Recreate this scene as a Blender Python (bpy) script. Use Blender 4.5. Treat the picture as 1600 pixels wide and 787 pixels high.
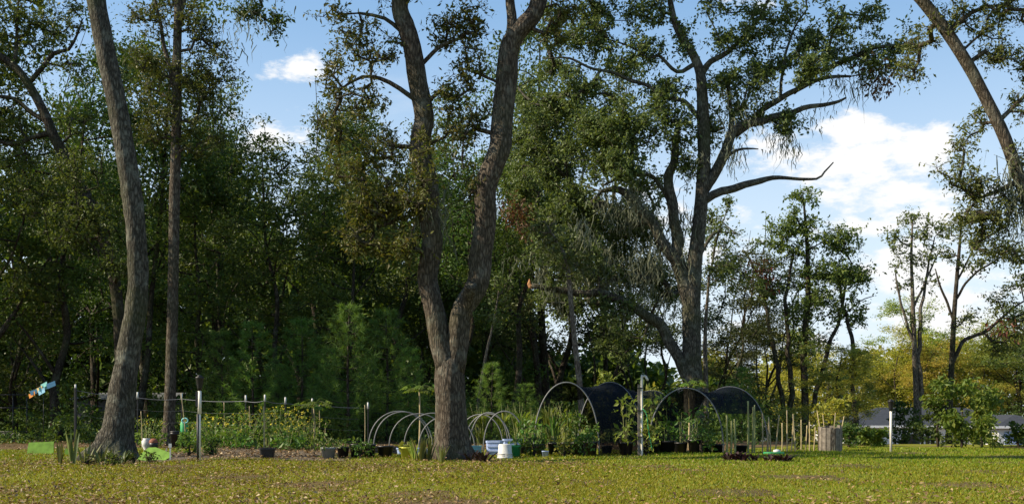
import bpy, math
import numpy as np
from math import radians, sin, cos, pi

# ------------------------------------------------------------------ camera, sky, sun, exposure
scene = bpy.context.scene
for o in list(bpy.data.objects):
    bpy.data.objects.remove(o)
COL = scene.collection
W, H, F, HORIZON, EYE = 1600.0, 787.0, 1716.0, 652.0, 1.0     # photo size, focal length in photo pixels, horizon row, eye height
cam_d = bpy.data.cameras.new('camera')
cam = bpy.data.objects.new('camera', cam_d)
COL.objects.link(cam)
cam.location = (0, 0, EYE)
cam.rotation_euler = (radians(90), 0, 0)
cam_d.sensor_width = 36
cam_d.lens = 36 * F / W
cam_d.shift_y = (HORIZON - H / 2) / W
cam_d.clip_end = 3000
scene.camera = cam

SUN_ELEV = radians(36)
SUN_AZ = radians(-98)             # measured from +Y (view direction) towards +X: the sun stands to the left
world = bpy.data.worlds.new('World')
scene.world = world
world.use_nodes = True
wn, wl = world.node_tree.nodes, world.node_tree.links
wn.clear()
def wnode(t, **k):
    n = wn.new(t)
    for a, b in k.items():
        setattr(n, a, b)
    return n
def wmath(op, a, b=None, c=None):
    n = wnode('ShaderNodeMath', operation=op)
    for i, x in enumerate((a, b, c)):
        if x is None:
            continue
        if isinstance(x, (int, float)):
            n.inputs[i].default_value = x
        else:
            wl.new(x, n.inputs[i])
    return n.outputs[0]
sky = wnode('ShaderNodeTexSky', sky_type='NISHITA', sun_disc=False)
sky.sun_elevation = SUN_ELEV
sky.sun_rotation = SUN_AZ
sky.air_density = 1.0
sky.dust_density = 0.3
sky.ozone_density = 1.0
geo = wnode('ShaderNodeTexCoord')
sep = wnode('ShaderNodeSeparateXYZ')
wl.new(geo.outputs['Generated'], sep.inputs[0])
dx, dy, dz = sep.outputs
# clouds live on a plane overhead-like projection: noise stretched flat towards the horizon
mp = wnode('ShaderNodeMapping')
mp.inputs['Scale'].default_value = (3.2, 3.2, 11.0)
mp.inputs['Location'].default_value = (0.35, 0.1, 0.2)
wl.new(geo.outputs['Generated'], mp.inputs[0])
noi = wnode('ShaderNodeTexNoise')
noi.inputs['Scale'].default_value = 1.5
noi.inputs['Detail'].default_value = 9
noi.inputs['Roughness'].default_value = 0.55
wl.new(mp.outputs[0], noi.inputs['Vector'])
noi2 = wnode('ShaderNodeTexNoise')
noi2.inputs['Scale'].default_value = 16
noi2.inputs['Detail'].default_value = 10
noi2.inputs['Roughness'].default_value = 0.62
mp2 = wnode('ShaderNodeMapping')
mp2.inputs['Scale'].default_value = (1, 1, 2.2)
wl.new(geo.outputs['Generated'], mp2.inputs[0])
wl.new(mp2.outputs[0], noi2.inputs['Vector'])
dens = wmath('SUBTRACT', noi.outputs['Fac'], 0.60)
yy = wmath('MAXIMUM', dy, 0.05)
u = wmath('DIVIDE', dx, yy)
v = wmath('DIVIDE', dz, yy)
for (px, py, rx, ry, s) in [(1310, 262, 130, 34, .55), (1340, 212, 42, 22, .42), (1225, 245, 45, 22, .4), (1440, 250, 60, 36, .5),
                            (1350, 356, 90, 14, .42), (1450, 345, 70, 26, .4), (470, 108, 38, 17, .5), (1400, 214, 16, 8, .25),
                            (1120, 345, 90, 30, .3), (400, 215, 60, 30, .35), (1180, 5, 40, 12, .3), (1440, 470, 160, 80, .36), (1400, 300, 110, 26, .4), (1390, 410, 90, 30, .35)]:
    uu = wmath('DIVIDE', wmath('SUBTRACT', u, (px - 800) / F), 1.35 * rx / F)
    vv = wmath('DIVIDE', wmath('SUBTRACT', v, (HORIZON - py) / F), 1.45 * ry / F)
    r2 = wmath('ADD', wmath('MULTIPLY', uu, uu), wmath('MULTIPLY', vv, vv))
    dens = wmath('MAXIMUM', dens, wmath('ADD', wmath('MULTIPLY', wmath('SUBTRACT', 1.0, wmath('SQRT', r2)), s),
                                        wmath('MULTIPLY', wmath('SUBTRACT', noi2.outputs['Fac'], 0.5), 2.3)))
cr = wnode('ShaderNodeMapRange')
cr.interpolation_type = 'SMOOTHSTEP'
cr.inputs['From Min'].default_value = 0.0
cr.inputs['From Max'].default_value = 0.36
wl.new(dens, cr.inputs['Value'])
haze_up = wnode('ShaderNodeMapRange')
haze_up.interpolation_type = 'SMOOTHSTEP'
haze_up.inputs['From Min'].default_value = 0.02
haze_up.inputs['From Max'].default_value = 0.4
haze_up.inputs['To Min'].default_value = 0.95
haze_up.inputs['To Max'].default_value = 0.0
wl.new(dz, haze_up.inputs['Value'])
SKY_STRENGTH = 0.085
hm = wnode('ShaderNodeMixRGB')
hm.inputs[2].default_value = (4.9, 5.6, 6.2, 1)
wl.new(haze_up.outputs[0], hm.inputs[0])
bm = wnode('ShaderNodeMixRGB')
bm.inputs[0].default_value = 0.35
bm.inputs[2].default_value = (1.5, 3.5, 6.0, 1)
wl.new(sky.outputs[0], bm.inputs[1])
wl.new(bm.outputs[0], hm.inputs[1])
cm = wnode('ShaderNodeMixRGB')
cm.inputs[2].default_value = (6.1, 6.1, 6.1, 1)
wl.new(cr.outputs[0], cm.inputs[0])
wl.new(hm.outputs[0], cm.inputs[1])
bg = wnode('ShaderNodeBackground')
bg.inputs['Strength'].default_value = SKY_STRENGTH
wl.new(cm.outputs[0], bg.inputs[0])
out = wnode('ShaderNodeOutputWorld')
wl.new(bg.outputs[0], out.inputs[0])

sun_d = bpy.data.lights.new('sun', 'SUN')
sun_d.energy = 5.0
sun_d.angle = radians(0.53)
sun_d.color = (1.0, 0.86, 0.66)
sun = bpy.data.objects.new('sun', sun_d)
COL.objects.link(sun)
from mathutils import Vector
sdir = Vector((sin(SUN_AZ) * cos(SUN_ELEV), cos(SUN_AZ) * cos(SUN_ELEV), sin(SUN_ELEV)))
sun.rotation_euler = sdir.to_track_quat('Z', 'Y').to_euler()
sun.location = sdir * 60

scene.view_settings.view_transform = 'Standard'
scene.view_settings.look = 'None'
scene.view_settings.gamma = 1
scene.view_settings.use_curve_mapping = False
scene.view_settings.exposure = 1.0
scene.cycles.max_bounces = 6
scene.cycles.diffuse_bounces = 3
scene.cycles.glossy_bounces = 2
scene.cycles.transmission_bounces = 3
scene.cycles.transparent_max_bounces = 8
scene.cycles.caustics_reflective = False
scene.cycles.caustics_refractive = False

# ------------------------------------------------------------------ helpers
def smooth(a, b, x):
    t = np.clip((np.asarray(x, float) - a) / (b - a), 0, 1)
    return t * t * (3 - 2 * t)
def gz(x, y):
    """height of the ground: a level lawn that falls away to the neighbours' plot on the far right"""
    x = np.asarray(x, float); y = np.asarray(y, float)
    return (-2.5 * smooth(36, 92, y) * smooth(6, 24, x)
            + 0.035 * np.sin(x * .55 + 1.3) * np.sin(y * .41) + 0.02 * np.sin(x * 1.3 + y * .9))
def P(px, py, D):
    return np.array([(px - 800) / F * D, D, EYE + (HORIZON - py) / F * D])
def ground_at(px, D):
    x = (px - 800) / F * D
    return np.array([x, D, float(gz(x, D))])

class MB:
    def __init__(s):
        s.v, s.q, s.t, s.n = [], [], [], 0
    def add(s, v, q=None, t=None):
        v = np.asarray(v, float).reshape(-1, 3)
        if q is not None and len(q):
            s.q.append(np.asarray(q, int).reshape(-1, 4) + s.n)
        if t is not None and len(t):
            s.t.append(np.asarray(t, int).reshape(-1, 3) + s.n)
        s.v.append(v); s.n += len(v)
        return s
    def mesh(s, name, mat, smooth_=False, origin=(0, 0, 0)):
        v = np.concatenate(s.v) - np.asarray(origin, float)
        q = np.concatenate(s.q) if s.q else np.zeros((0, 4), int)
        t = np.concatenate(s.t) if s.t else np.zeros((0, 3), int)
        me = bpy.data.meshes.new(name)
        me.vertices.add(len(v)); me.vertices.foreach_set('co', v.astype(np.float32).ravel())
        li = np.concatenate([q.ravel(), t.ravel()]).astype(np.int32)
        me.loops.add(len(li)); me.loops.foreach_set('vertex_index', li)
        st = np.concatenate([np.arange(len(q)) * 4, len(q) * 4 + np.arange(len(t)) * 3]).astype(np.int32)
        me.polygons.add(len(st)); me.polygons.foreach_set('loop_start', st)
        me.polygons.foreach_set('use_smooth', np.full(len(st), bool(smooth_)))
        me.update(calc_edges=True)
        me.validate()
        if mat is not None:
            me.materials.append(mat)
        return me
    def build(s, name, mat, parent=None, smooth_=False, origin=(0, 0, 0)):
        return link(name, s.mesh(name, mat, smooth_, origin), parent)
def link(name, me, parent=None, loc=None):
    o = bpy.data.objects.new(name, me)
    COL.objects.link(o)
    if parent is not None:
        o.parent = parent
    if loc is not None:
        o.location = loc
    return o
def tag(o, label=None, cat=None, group=None, kind=None):
    if label: o['label'] = label
    if cat: o['category'] = cat
    if group: o['group'] = group
    if kind: o['kind'] = kind
    return o
def empty(name, loc, label=None, cat=None, group=None):
    o = bpy.data.objects.new(name, None)
    o.empty_display_size = .3
    COL.objects.link(o)
    o.location = [float(c) for c in loc]
    return tag(o, label, cat, group)
def copy_tree(root, loc, rz=0, scale=1.0, label=None, group=None, mats=None):
    r = root.copy(); COL.objects.link(r)
    r.location = [float(c) for c in loc]; r.rotation_euler = (0, 0, rz)
    r.scale = scale if isinstance(scale, tuple) else (scale,) * 3
    if label: r['label'] = label
    if group: r['group'] = group
    for ch in root.children:
        c = ch.copy(); COL.objects.link(c); c.parent = r
        if mats and ch.name.split('.')[0] in mats:
            c.material_slots[0].link = 'OBJECT'
            c.material_slots[0].material = mats[ch.name.split('.')[0]]
        for g in ch.children:
            d = g.copy(); COL.objects.link(d); d.parent = c
    return r

def resample(pts, rad, step):
    """Catmull-Rom through pts, about one sample per step"""
    pts = np.asarray(pts, float); rad = np.asarray(rad, float)
    if len(pts) == 2:
        n = max(2, int(np.linalg.norm(pts[1] - pts[0]) / step) + 1)
        t = np.linspace(0, 1, n)[:, None]
        return pts[0] * (1 - t) + pts[1] * t, rad[0] * (1 - t[:, 0]) + rad[1] * t[:, 0]
    p = np.vstack([2 * pts[0] - pts[1], pts, 2 * pts[-1] - pts[-2]])
    op, orr = [], []
    for i in range(1, len(p) - 2):
        d = np.linalg.norm(p[i + 1] - p[i])
        n = max(2, int(d / step))
        t = np.linspace(0, 1, n, endpoint=False)[:, None]
        a, b, c, e = p[i - 1], p[i], p[i + 1], p[i + 2]
        op.append(.5 * ((2 * b) + (-a + c) * t + (2 * a - 5 * b + 4 * c - e) * t ** 2 + (-a + 3 * b - 3 * c + e) * t ** 3))
        orr.append(rad[i - 1] * (1 - t[:, 0]) + rad[i] * t[:, 0])
    op.append(pts[-1:]); orr.append(rad[-1:])
    return np.vstack(op), np.concatenate(orr)
def tube(mb, pts, rad, segs=8, cap=True, rough=0.0, seed=0, ridges=0, lobe=None):
    pts = np.asarray(pts, float); rad = np.asarray(rad, float)
    n = len(pts)
    tan = np.gradient(pts, axis=0)
    tan /= np.linalg.norm(tan, axis=1)[:, None] + 1e-9
    up = np.array([0, 1.0, 0]) if abs(tan[0][1]) < .8 else np.array([1.0, 0, 0])
    N = np.zeros((n, 3)); N[0] = np.cross(tan[0], up)
    N[0] /= np.linalg.norm(N[0])
    for i in range(1, n):
        w = N[i - 1] - tan[i] * np.dot(N[i - 1], tan[i])
        N[i] = w / (np.linalg.norm(w) + 1e-9)
    B = np.cross(tan, N)
    a = np.arange(segs) / segs * 2 * pi
    R = np.repeat(rad[:, None], segs, 1)
    if rough:
        g = np.random.default_rng(seed)
        z = np.arange(n)[:, None]
        ph = g.uniform(0, 6.28, 8)
        lump = (np.sin(2 * a + ph[0] + z * .13) * .5 + np.sin(3 * a + ph[1] - z * .21) * .4 + np.sin(z * .5 + ph[2] + a) * .4)
        R = R * (1 + rough * .5 * lump + rough * .35 * g.standard_normal((n, segs)))
        if ridges:
            R = R * (1 + rough * .5 * np.abs(np.sin(a * ridges / 2 + .9 * np.sin(z * .35 + ph[3]) + .5 * np.sin(z * .9 + ph[4]))))
    if lobe is not None:      # root buttresses
        R = R * (1 + lobe[:, None] * np.clip(np.sin(5 * a + seed) + .5 * np.sin(3 * a + 2 * seed), -.3, 1.2))
    V = pts[:, None, :] + R[:, :, None] * (np.cos(a)[None, :, None] * N[:, None, :] + np.sin(a)[None, :, None] * B[:, None, :])
    i = np.arange(n - 1)[:, None] * segs; j = np.arange(segs)[None, :]; k = (j + 1) % segs
    Q = np.stack([i + j, i + k, i + segs + k, i + segs + j], -1).reshape(-1, 4)
    V = V.reshape(-1, 3)
    if cap:
        V = np.vstack([V, pts[0], pts[-1]])
        jj = np.arange(segs); kk = (jj + 1) % segs
        T = np.vstack([np.stack([kk, jj, np.full(segs, n * segs)], 1),
                       np.stack([(n - 1) * segs + jj, (n - 1) * segs + kk, np.full(segs, n * segs + 1)], 1)])
        mb.add(V, Q, T)
    else:
        mb.add(V, Q)
    return mb
def box(mb, c, s, rz=0.0):
    x, y, z = np.asarray(s, float) / 2
    v = np.array([[-x, -y, -z], [x, -y, -z], [x, y, -z], [-x, y, -z], [-x, -y, z], [x, -y, z], [x, y, z], [-x, y, z]])
    if rz:
        R = np.array([[cos(rz), -sin(rz), 0], [sin(rz), cos(rz), 0], [0, 0, 1]])
        v = v @ R.T
    mb.add(v + np.asarray(c, float), [[0, 3, 2, 1], [4, 5, 6, 7], [0, 1, 5, 4], [1, 2, 6, 5], [2, 3, 7, 6], [3, 0, 4, 7]])
    return mb
def lathe(mb, prof, segs=20, c=(0, 0, 0), power=1.0):
    """profile [(r, z)]; power > 1 squares the section off"""
    a = np.arange(segs) / segs * 2 * pi + pi / segs
    ca, sa = np.cos(a), np.sin(a)
    if power != 1.0:
        k = (np.abs(ca) ** power + np.abs(sa) ** power) ** (-1 / power)
        ca, sa = ca * k, sa * k
    pr = np.asarray(prof, float); n = len(pr)
    V = np.stack([pr[:, 0][:, None] * ca, pr[:, 0][:, None] * sa, np.repeat(pr[:, 1][:, None], segs, 1)], -1)
    i = np.arange(n - 1)[:, None] * segs; j = np.arange(segs)[None, :]; k = (j + 1) % segs
    Q = np.stack([i + j, i + k, i + segs + k, i + segs + j], -1).reshape(-1, 4)
    mb.add(V.reshape(-1, 3) + np.asarray(c, float), Q)
    return mb
def unit(a):
    return a / (np.linalg.norm(a, axis=-1, keepdims=True) + 1e-9)
def leaves(mb, pos, L, Wd, g, up=0.6, droop=0.25, nrm=None, fold=.22):
    """one folded four-cornered leaf at each position"""
    n = len(pos)
    nm = unit(g.standard_normal((n, 3)) + np.array([0, 0, up]) + (0 if nrm is None else nrm))
    ax = unit(np.cross(nm, g.standard_normal((n, 3))) + np.array([0, 0, -droop]))
    sd = unit(np.cross(nm, ax))
    s = g.uniform(.45, 1.45, (n, 1))
    l, w = L * s, Wd * s * g.uniform(.8, 1.2, (n, 1))
    v = np.stack([pos, pos + ax * l * .45 + sd * w * .5 + nm * w * fold, pos + ax * l, pos + ax * l * .45 - sd * w * .5 + nm * w * fold], 1)
    mb.add(v.reshape(-1, 3), np.arange(n * 4).reshape(-1, 4))
    return mb
def cluster_points(c, r, n, g, flat=.75):
    c = np.asarray(c, float)
    k = np.repeat(np.arange(len(c)), n)
    d = unit(g.standard_normal((len(k), 3))) * (g.random((len(k), 1)) ** .45)
    d[:, 2] *= flat
    rr = np.broadcast_to(np.asarray(r, float), (len(c),))[k][:, None]
    return c[k] + d * rr

def grow(limbs, targets, g, r_tip=.012, step=.7, r_max=.16, lift=.5):
    """join every target point to the nearest piece of skeleton; returns tubes [(pts, radii)] with pipe-model radii"""
    nodes = [np.asarray(p) for l in limbs for p in l[0]]
    nrad = [float(r) for l in limbs for r in l[1]]
    par = [-1] * len(nodes)
    n0 = len(nodes)
    A = np.zeros((len(nodes) + len(targets) * 14 + 50, 3)); A[:n0] = nodes
    n = n0
    T = np.asarray(targets, float)
    d0 = np.array([np.min(np.linalg.norm(A[:n0] - t, axis=1)) for t in T])
    paths = []
    par = list(par)
    for ti in np.argsort(d0):
        t = T[ti]
        d = np.linalg.norm(A[:n] - t, axis=1)
        cost = d + lift * np.maximum(0, A[:n, 2] - t[2] + .25 * d)
        a = int(np.argmin(cost))
        L = d[a]
        if L < .05:
            continue
        k = max(1, min(12, int(L / step)))
        path = [a]
        per = unit(g.standard_normal(3)) * L * .09
        for s in range(1, k + 1):
            f = s / k
            p = A[a] * (1 - f) + t * f + per * sin(pi * f) + np.array([0, 0, L * .06 * sin(pi * f)])
            if s < k:
                p = p + g.standard_normal(3) * .05 * min(L, 2)
            A[n] = p; par.append(path[-1]); path.append(n); n += 1
        paths.append(path)
    cnt = np.ones(n)
    for i in range(n - 1, n0 - 1, -1):
        if par[i] >= n0:
            cnt[par[i]] += cnt[i]
    out_ = []
    for p in paths:
        pts = A[p]
        r = np.minimum(r_max, r_tip * cnt[p] ** .5)
        if p[0] < n0:
            r[0] = min(nrad[p[0]] * .6, r[1] * 1.25)
        else:
            r[0] = r[1]
        out_.append((pts, r))
    return out_

# ------------------------------------------------------------------ materials
def new_mat(name):
    m = bpy.data.materials.new(name)
    m.use_nodes = True
    nt = m.node_tree
    return m, nt.nodes, nt.links, nt.nodes['Principled BSDF']
def simple(name, col, rough=.6, spec=.3, noise=.25, nscale=8.0, bump=0.0, metal=0.0):
    m, n, l, b = new_mat(name)
    b.inputs['Roughness'].default_value = rough
    b.inputs['Specular IOR Level'].default_value = spec
    b.inputs['Metallic'].default_value = metal
    tc = n.new('ShaderNodeTexCoord')
    t = n.new('ShaderNodeTexNoise'); t.inputs['Scale'].default_value = nscale; t.inputs['Detail'].default_value = 6
    l.new(tc.outputs['Object'], t.inputs['Vector'])
    r = n.new('ShaderNodeValToRGB')
    c = np.array(col)
    r.color_ramp.elements[0].position = .3; r.color_ramp.elements[1].position = .7
    r.color_ramp.elements[0].color = (*(c * (1 - noise)), 1); r.color_ramp.elements[1].color = (*np.minimum(c * (1 + noise), .95), 1)
    l.new(t.outputs['Fac'], r.inputs[0]); l.new(r.outputs[0], b.inputs['Base Color'])
    if bump:
        bp = n.new('ShaderNodeBump'); bp.inputs['Strength'].default_value = bump; bp.inputs['Distance'].default_value = .02
        l.new(t.outputs['Fac'], bp.inputs['Height']); l.new(bp.outputs[0], b.inputs['Normal'])
    return m
def leaf_mat(name, cols, trans=.35, tcol=(1.25, 1.2, .55), hue=.03, vary=.35, rough=.5):
    """cols: list of colours a leaf may have; each leaf (mesh island) draws one, each plant shifts a little"""
    m, n, l, b = new_mat(name)
    b.inputs['Roughness'].default_value = rough
    b.inputs['Specular IOR Level'].default_value = .25
    gi = n.new('ShaderNodeNewGeometry')
    oi = n.new('ShaderNodeObjectInfo')
    r = n.new('ShaderNodeValToRGB')
    els = r.color_ramp.elements
    while len(els) < len(cols):
        els.new(.5)
    for i, c in enumerate(cols):
        els[i].position = i / max(1, len(cols) - 1)
        els[i].color = (*c, 1)
    l.new(gi.outputs['Random Per Island'], r.inputs[0])
    hs = n.new('ShaderNodeHueSaturation')
    mr = n.new('ShaderNodeMapRange'); mr.inputs['To Min'].default_value = .5 - hue; mr.inputs['To Max'].default_value = .5 + hue * .6
    l.new(oi.outputs['Random'], mr.inputs['Value']); l.new(mr.outputs[0], hs.inputs['Hue'])
    mv = n.new('ShaderNodeMapRange'); mv.inputs['To Min'].default_value = 1 - vary; mv.inputs['To Max'].default_value = 1 + vary
    ml = n.new('ShaderNodeMath'); ml.operation = 'FRACT'
    mm = n.new('ShaderNodeMath'); mm.operation = 'MULTIPLY'; mm.inputs[1].default_value = 7.31
    l.new(oi.outputs['Random'], mm.inputs[0]); l.new(mm.outputs[0], ml.inputs[0]); l.new(ml.outputs[0], mv.inputs['Value'])
    l.new(mv.outputs[0], hs.inputs['Value'])
    l.new(r.outputs[0], hs.inputs['Color'])
    l.new(hs.outputs[0], b.inputs['Base Color'])
    tr = n.new('ShaderNodeBsdfTranslucent')
    mc = n.new('ShaderNodeMixRGB'); mc.blend_type = 'MULTIPLY'; mc.inputs[0].default_value = 1; mc.inputs[2].default_value = (*tcol, 1)
    l.new(hs.outputs[0], mc.inputs[1]); l.new(mc.outputs[0], tr.inputs[0])
    ms = n.new('ShaderNodeMixShader'); ms.inputs[0].default_value = trans
    l.new(b.outputs[0], ms.inputs[1]); l.new(tr.outputs[0], ms.inputs[2])
    l.new(ms.outputs[0], n['Material Output'].inputs['Surface'])
    return m
def bark_mat(name, dark, light, lichen=(.25, .26, .21), moss=(.05, .065, .02), scale=1.0, lich=.5, mossy=.4):
    m, n, l, b = new_mat(name)
    b.inputs['Roughness'].default_value = .9
    b.inputs['Specular IOR Level'].default_value = .1
    tc = n.new('ShaderNodeTexCoord')
    mp = n.new('ShaderNodeMapping'); mp.inputs['Scale'].default_value = (20 * scale, 20 * scale, 5.0 * scale)
    l.new(tc.outputs['Object'], mp.inputs[0])
    vo = n.new('ShaderNodeTexVoronoi'); vo.feature = 'DISTANCE_TO_EDGE'; vo.inputs['Scale'].default_value = 2.0
    nz = n.new('ShaderNodeTexNoise'); nz.inputs['Scale'].default_value = 1.1; nz.inputs['Detail'].default_value = 8; nz.inputs['Roughness'].default_value = .65
    mx = n.new('ShaderNodeMixRGB'); mx.inputs[0].default_value = .6
    l.new(mp.outputs[0], nz.inputs['Vector']); l.new(mp.outputs[0], mx.inputs[1]); l.new(nz.outputs['Color'], mx.inputs[2])
    l.new(mx.outputs[0], vo.inputs['Vector'])
    r = n.new('ShaderNodeValToRGB')
    r.color_ramp.elements[0].position = .02; r.color_ramp.elements[0].color = (*dark, 1)
    r.color_ramp.elements[1].position = .36; r.color_ramp.elements[1].color = (*light, 1)
    l.new(vo.outputs['Distance'], r.inputs[0])
    n2 = n.new('ShaderNodeTexNoise'); n2.inputs['Scale'].default_value = 2.3; n2.inputs['Detail'].default_value = 7; n2.inputs['Roughness'].default_value = .7
    l.new(tc.outputs['Object'], n2.inputs['Vector'])
    def blend(base, col, lo, hi, amt, src):
        rr = n.new('ShaderNodeMapRange'); rr.inputs['From Min'].default_value = lo; rr.inputs['From Max'].default_value = hi; rr.inputs['To Max'].default_value = amt
        l.new(src, rr.inputs['Value'])
        k = n.new('ShaderNodeMixRGB'); k.inputs[2].default_value = (*col, 1)
        l.new(rr.outputs[0], k.inputs[0]); l.new(base, k.inputs[1])
        return k.outputs[0]
    c = blend(r.outputs[0], lichen, .52, .68, lich, n2.outputs['Fac'])
    n3 = n.new('ShaderNodeTexNoise'); n3.inputs['Scale'].default_value = .7; n3.inputs['Detail'].default_value = 5
    l.new(tc.outputs['Object'], n3.inputs['Vector'])
    c = blend(c, moss, .48, .66, mossy, n3.outputs['Fac'])
    k = n.new('ShaderNodeMixRGB'); k.blend_type = 'MULTIPLY'; k.inputs[0].default_value = .8
    l.new(c, k.inputs[1])
    r4 = n.new('ShaderNodeMapRange'); r4.inputs['To Min'].default_value = .1; r4.inputs['To Max'].default_value = 2.0
    l.new(nz.outputs['Fac'], r4.inputs['Value']); l.new(r4.outputs[0], k.inputs[2])
    l.new(k.outputs[0], b.inputs['Base Color'])
    ad = n.new('ShaderNodeMath'); ad.operation = 'ADD'
    l.new(vo.outputs['Distance'], ad.inputs[0]); l.new(nz.outputs['Fac'], ad.inputs[1])
    bp = n.new('ShaderNodeBump'); bp.inputs['Strength'].default_value = .9; bp.inputs['Distance'].default_value = .05
    l.new(ad.outputs[0], bp.inputs['Height']); l.new(bp.outputs[0], b.inputs['Normal'])
    return m

M = {}
M['bark'] = bark_mat('oak_bark', (.03, .027, .021), (.125, .115, .092))
M['bark_warm'] = bark_mat('warm_oak_bark', (.035, .028, .021), (.135, .112, .085), lich=.35, mossy=.25)
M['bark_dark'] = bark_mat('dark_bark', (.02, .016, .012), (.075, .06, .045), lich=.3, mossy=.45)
M['bark_pale'] = bark_mat('pale_bark', (.06, .05, .04), (.22, .19, .15), lich=.5, mossy=.1)
M['broken_wood'] = simple('broken_wood', (.3, .16, .075), .8, .1, .5, 14)
M['oak'] = leaf_mat('oak_leaf', [(.044, .070, .013), (.064, .098, .018), (.088, .125, .024), (.12, .155, .036)])
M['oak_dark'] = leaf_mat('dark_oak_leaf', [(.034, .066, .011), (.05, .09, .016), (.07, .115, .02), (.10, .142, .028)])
M['oak_pale'] = leaf_mat('pale_oak_leaf', [(.065, .095, .024), (.09, .125, .032), (.12, .155, .042), (.16, .19, .058)], trans=.45)
M['oak_warm'] = leaf_mat('bronze_oak_leaf', [(.045, .064, .013), (.065, .086, .018), (.09, .105, .023), (.11, .104, .026), (.06, .09, .018), (.05, .076, .016)])
M['oak_live'] = leaf_mat('live_oak_leaf', [(.038, .062, .017), (.056, .086, .024), (.08, .113, .033), (.112, .144, .046)])
M['yellow'] = leaf_mat('yellow_green_leaf', [(.3, .31, .045), (.42, .38, .06), (.23, .28, .04), (.5, .4, .075)], trans=.45)
M['light'] = leaf_mat('light_green_leaf', [(.16, .22, .04), (.21, .27, .05), (.13, .185, .035), (.27, .28, .055)], trans=.42)
M['bright'] = leaf_mat('bright_green_leaf', [(.10, .17, .025), (.14, .22, .035), (.07, .13, .02), (.19, .23, .04)], trans=.45)
M['pine'] = leaf_mat('pine_needle', [(.08, .165, .03), (.115, .215, .045), (.15, .25, .055)], trans=.45, hue=.015, vary=.2)
M['garden'] = leaf_mat('garden_leaf', [(.06, .13, .02), (.09, .18, .03), (.05, .10, .02), (.14, .2, .04)], trans=.4)
M['dead'] = leaf_mat('dead_leaf', [(.12, .05, .025), (.09, .045, .025), (.16, .075, .035)], trans=.3, tcol=(1.2, .9, .6))
M['moss'] = leaf_mat('spanish_moss', [(.12, .135, .09), (.165, .18, .125), (.095, .105, .07)], trans=.3, tcol=(1, 1, .85), hue=.01, vary=.1, rough=.9)
M['snake'] = leaf_mat('snake_plant_leaf', [(.035, .058, .016), (.06, .085, .024), (.12, .13, .04)], trans=.15)
M['purple'] = leaf_mat('dark_purple_leaf', [(.03, .014, .018), (.045, .02, .025), (.03, .03, .015)], trans=.15, tcol=(1.2, .7, .7))
M['petal'] = leaf_mat('yellow_petal', [(.5, .45, .05), (.6, .55, .08)], trans=.35, tcol=(1.1, 1, .5), hue=.0)
M['grass'] = leaf_mat('lawn_grass_blade', [(.13, .142, .008), (.19, .182, .010), (.255, .215, .014), (.105, .13, .008), (.29, .22, .03)], trans=.35, hue=0, vary=0)
M['grass2'] = leaf_mat('green_grass_blade', [(.10, .165, .007), (.14, .205, .010), (.19, .235, .012), (.08, .145, .006)], trans=.35, hue=0, vary=0)
M['litter'] = leaf_mat('fallen_leaf', [(.12, .07, .03), (.2, .12, .05), (.27, .18, .08), (.08, .045, .022), (.32, .24, .12), (.15, .1, .035)], trans=.12, tcol=(1.1, .9, .6), hue=0, vary=0)
M['black_plastic'] = simple('black_plastic', (.012, .012, .013), .45, .4, .3)
M['grey_plastic'] = simple('grey_plastic', (.2, .215, .2), .6, .3, .15)
M['white_plastic'] = simple('white_plastic', (.45, .46, .44), .5, .35, .08)
M['blue_plastic'] = simple('pale_blue_plastic', (.3, .38, .58), .5, .35, .15)
M['teal_plastic'] = simple('teal_plastic', (.12, .28, .32), .5, .35, .15)
M['yellow_plastic'] = simple('yellow_green_plastic', (.42, .42, .05), .5, .35, .12)
M['green_plastic'] = simple('green_plastic', (.03, .26, .09), .5, .35, .15)
M['lime_board'] = simple('lime_board', (.19, .34, .05), .7, .2, .3, 6)
M['pipe'] = simple('grey_white_pipe', (.13, .135, .14), .5, .3, .15)
M['pipe_white'] = simple('white_pipe', (.60, .57, .5), .5, .3, .2, 3)
M['black_metal'] = simple('black_metal', (.015, .015, .016), .5, .4, .3)
M['galv'] = simple('dull_wire', (.13, .14, .16), .5, .4, .1, metal=.3)
M['cane'] = simple('bamboo_cane', (.33, .27, .15), .6, .25, .35, 6)
M['cane_green'] = simple('green_cane', (.22, .23, .09), .6, .25, .35, 6)
M['stake'] = simple('weathered_stake', (.17, .15, .125), .85, .1, .35, 10)
M['soil'] = simple('potting_soil', (.03, .022, .015), .95, .05, .5, 30, .6)
M['log'] = bark_mat('log_bark', (.03, .022, .018), (.10, .08, .065), lich=.3, mossy=.1)
M['house_wall'] = simple('painted_block_wall', (.62, .63, .62), .8, .15, .06, 2)
M['garage'] = simple('pale_blue_door', (.36, .46, .66), .5, .3, .05, 2)
M['roof'] = simple('grey_shingle_roof', (.035, .04, .05), .85, .15, .25, 5, .3)
M['fascia'] = simple('white_fascia', (.78, .78, .76), .5, .3, .04)
M['glass'] = simple('window_glass', (.02, .025, .03), .08, .6, .1)
M['shed'] = simple('grey_shed_panel', (.11, .12, .12), .75, .2, .15, 2)
M['tin'] = simple('pale_tin_roof', (.2, .21, .22), .4, .4, .1, metal=.4)
M['rust'] = simple('rust_brown_clay', (.2, .075, .045), .7, .2, .25)
M['orange'] = simple('orange_paint', (.6, .24, .05), .5, .3, .1)
M['sand_paint'] = simple('sand_yellow_paint', (.65, .5, .2), .5, .3, .1)
M['sky_paint'] = simple('light_blue_paint', (.25, .5, .65), .5, .3, .1)
M['aqua_paint'] = simple('aqua_paint', (.2, .48, .45), .5, .3, .1)
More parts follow.
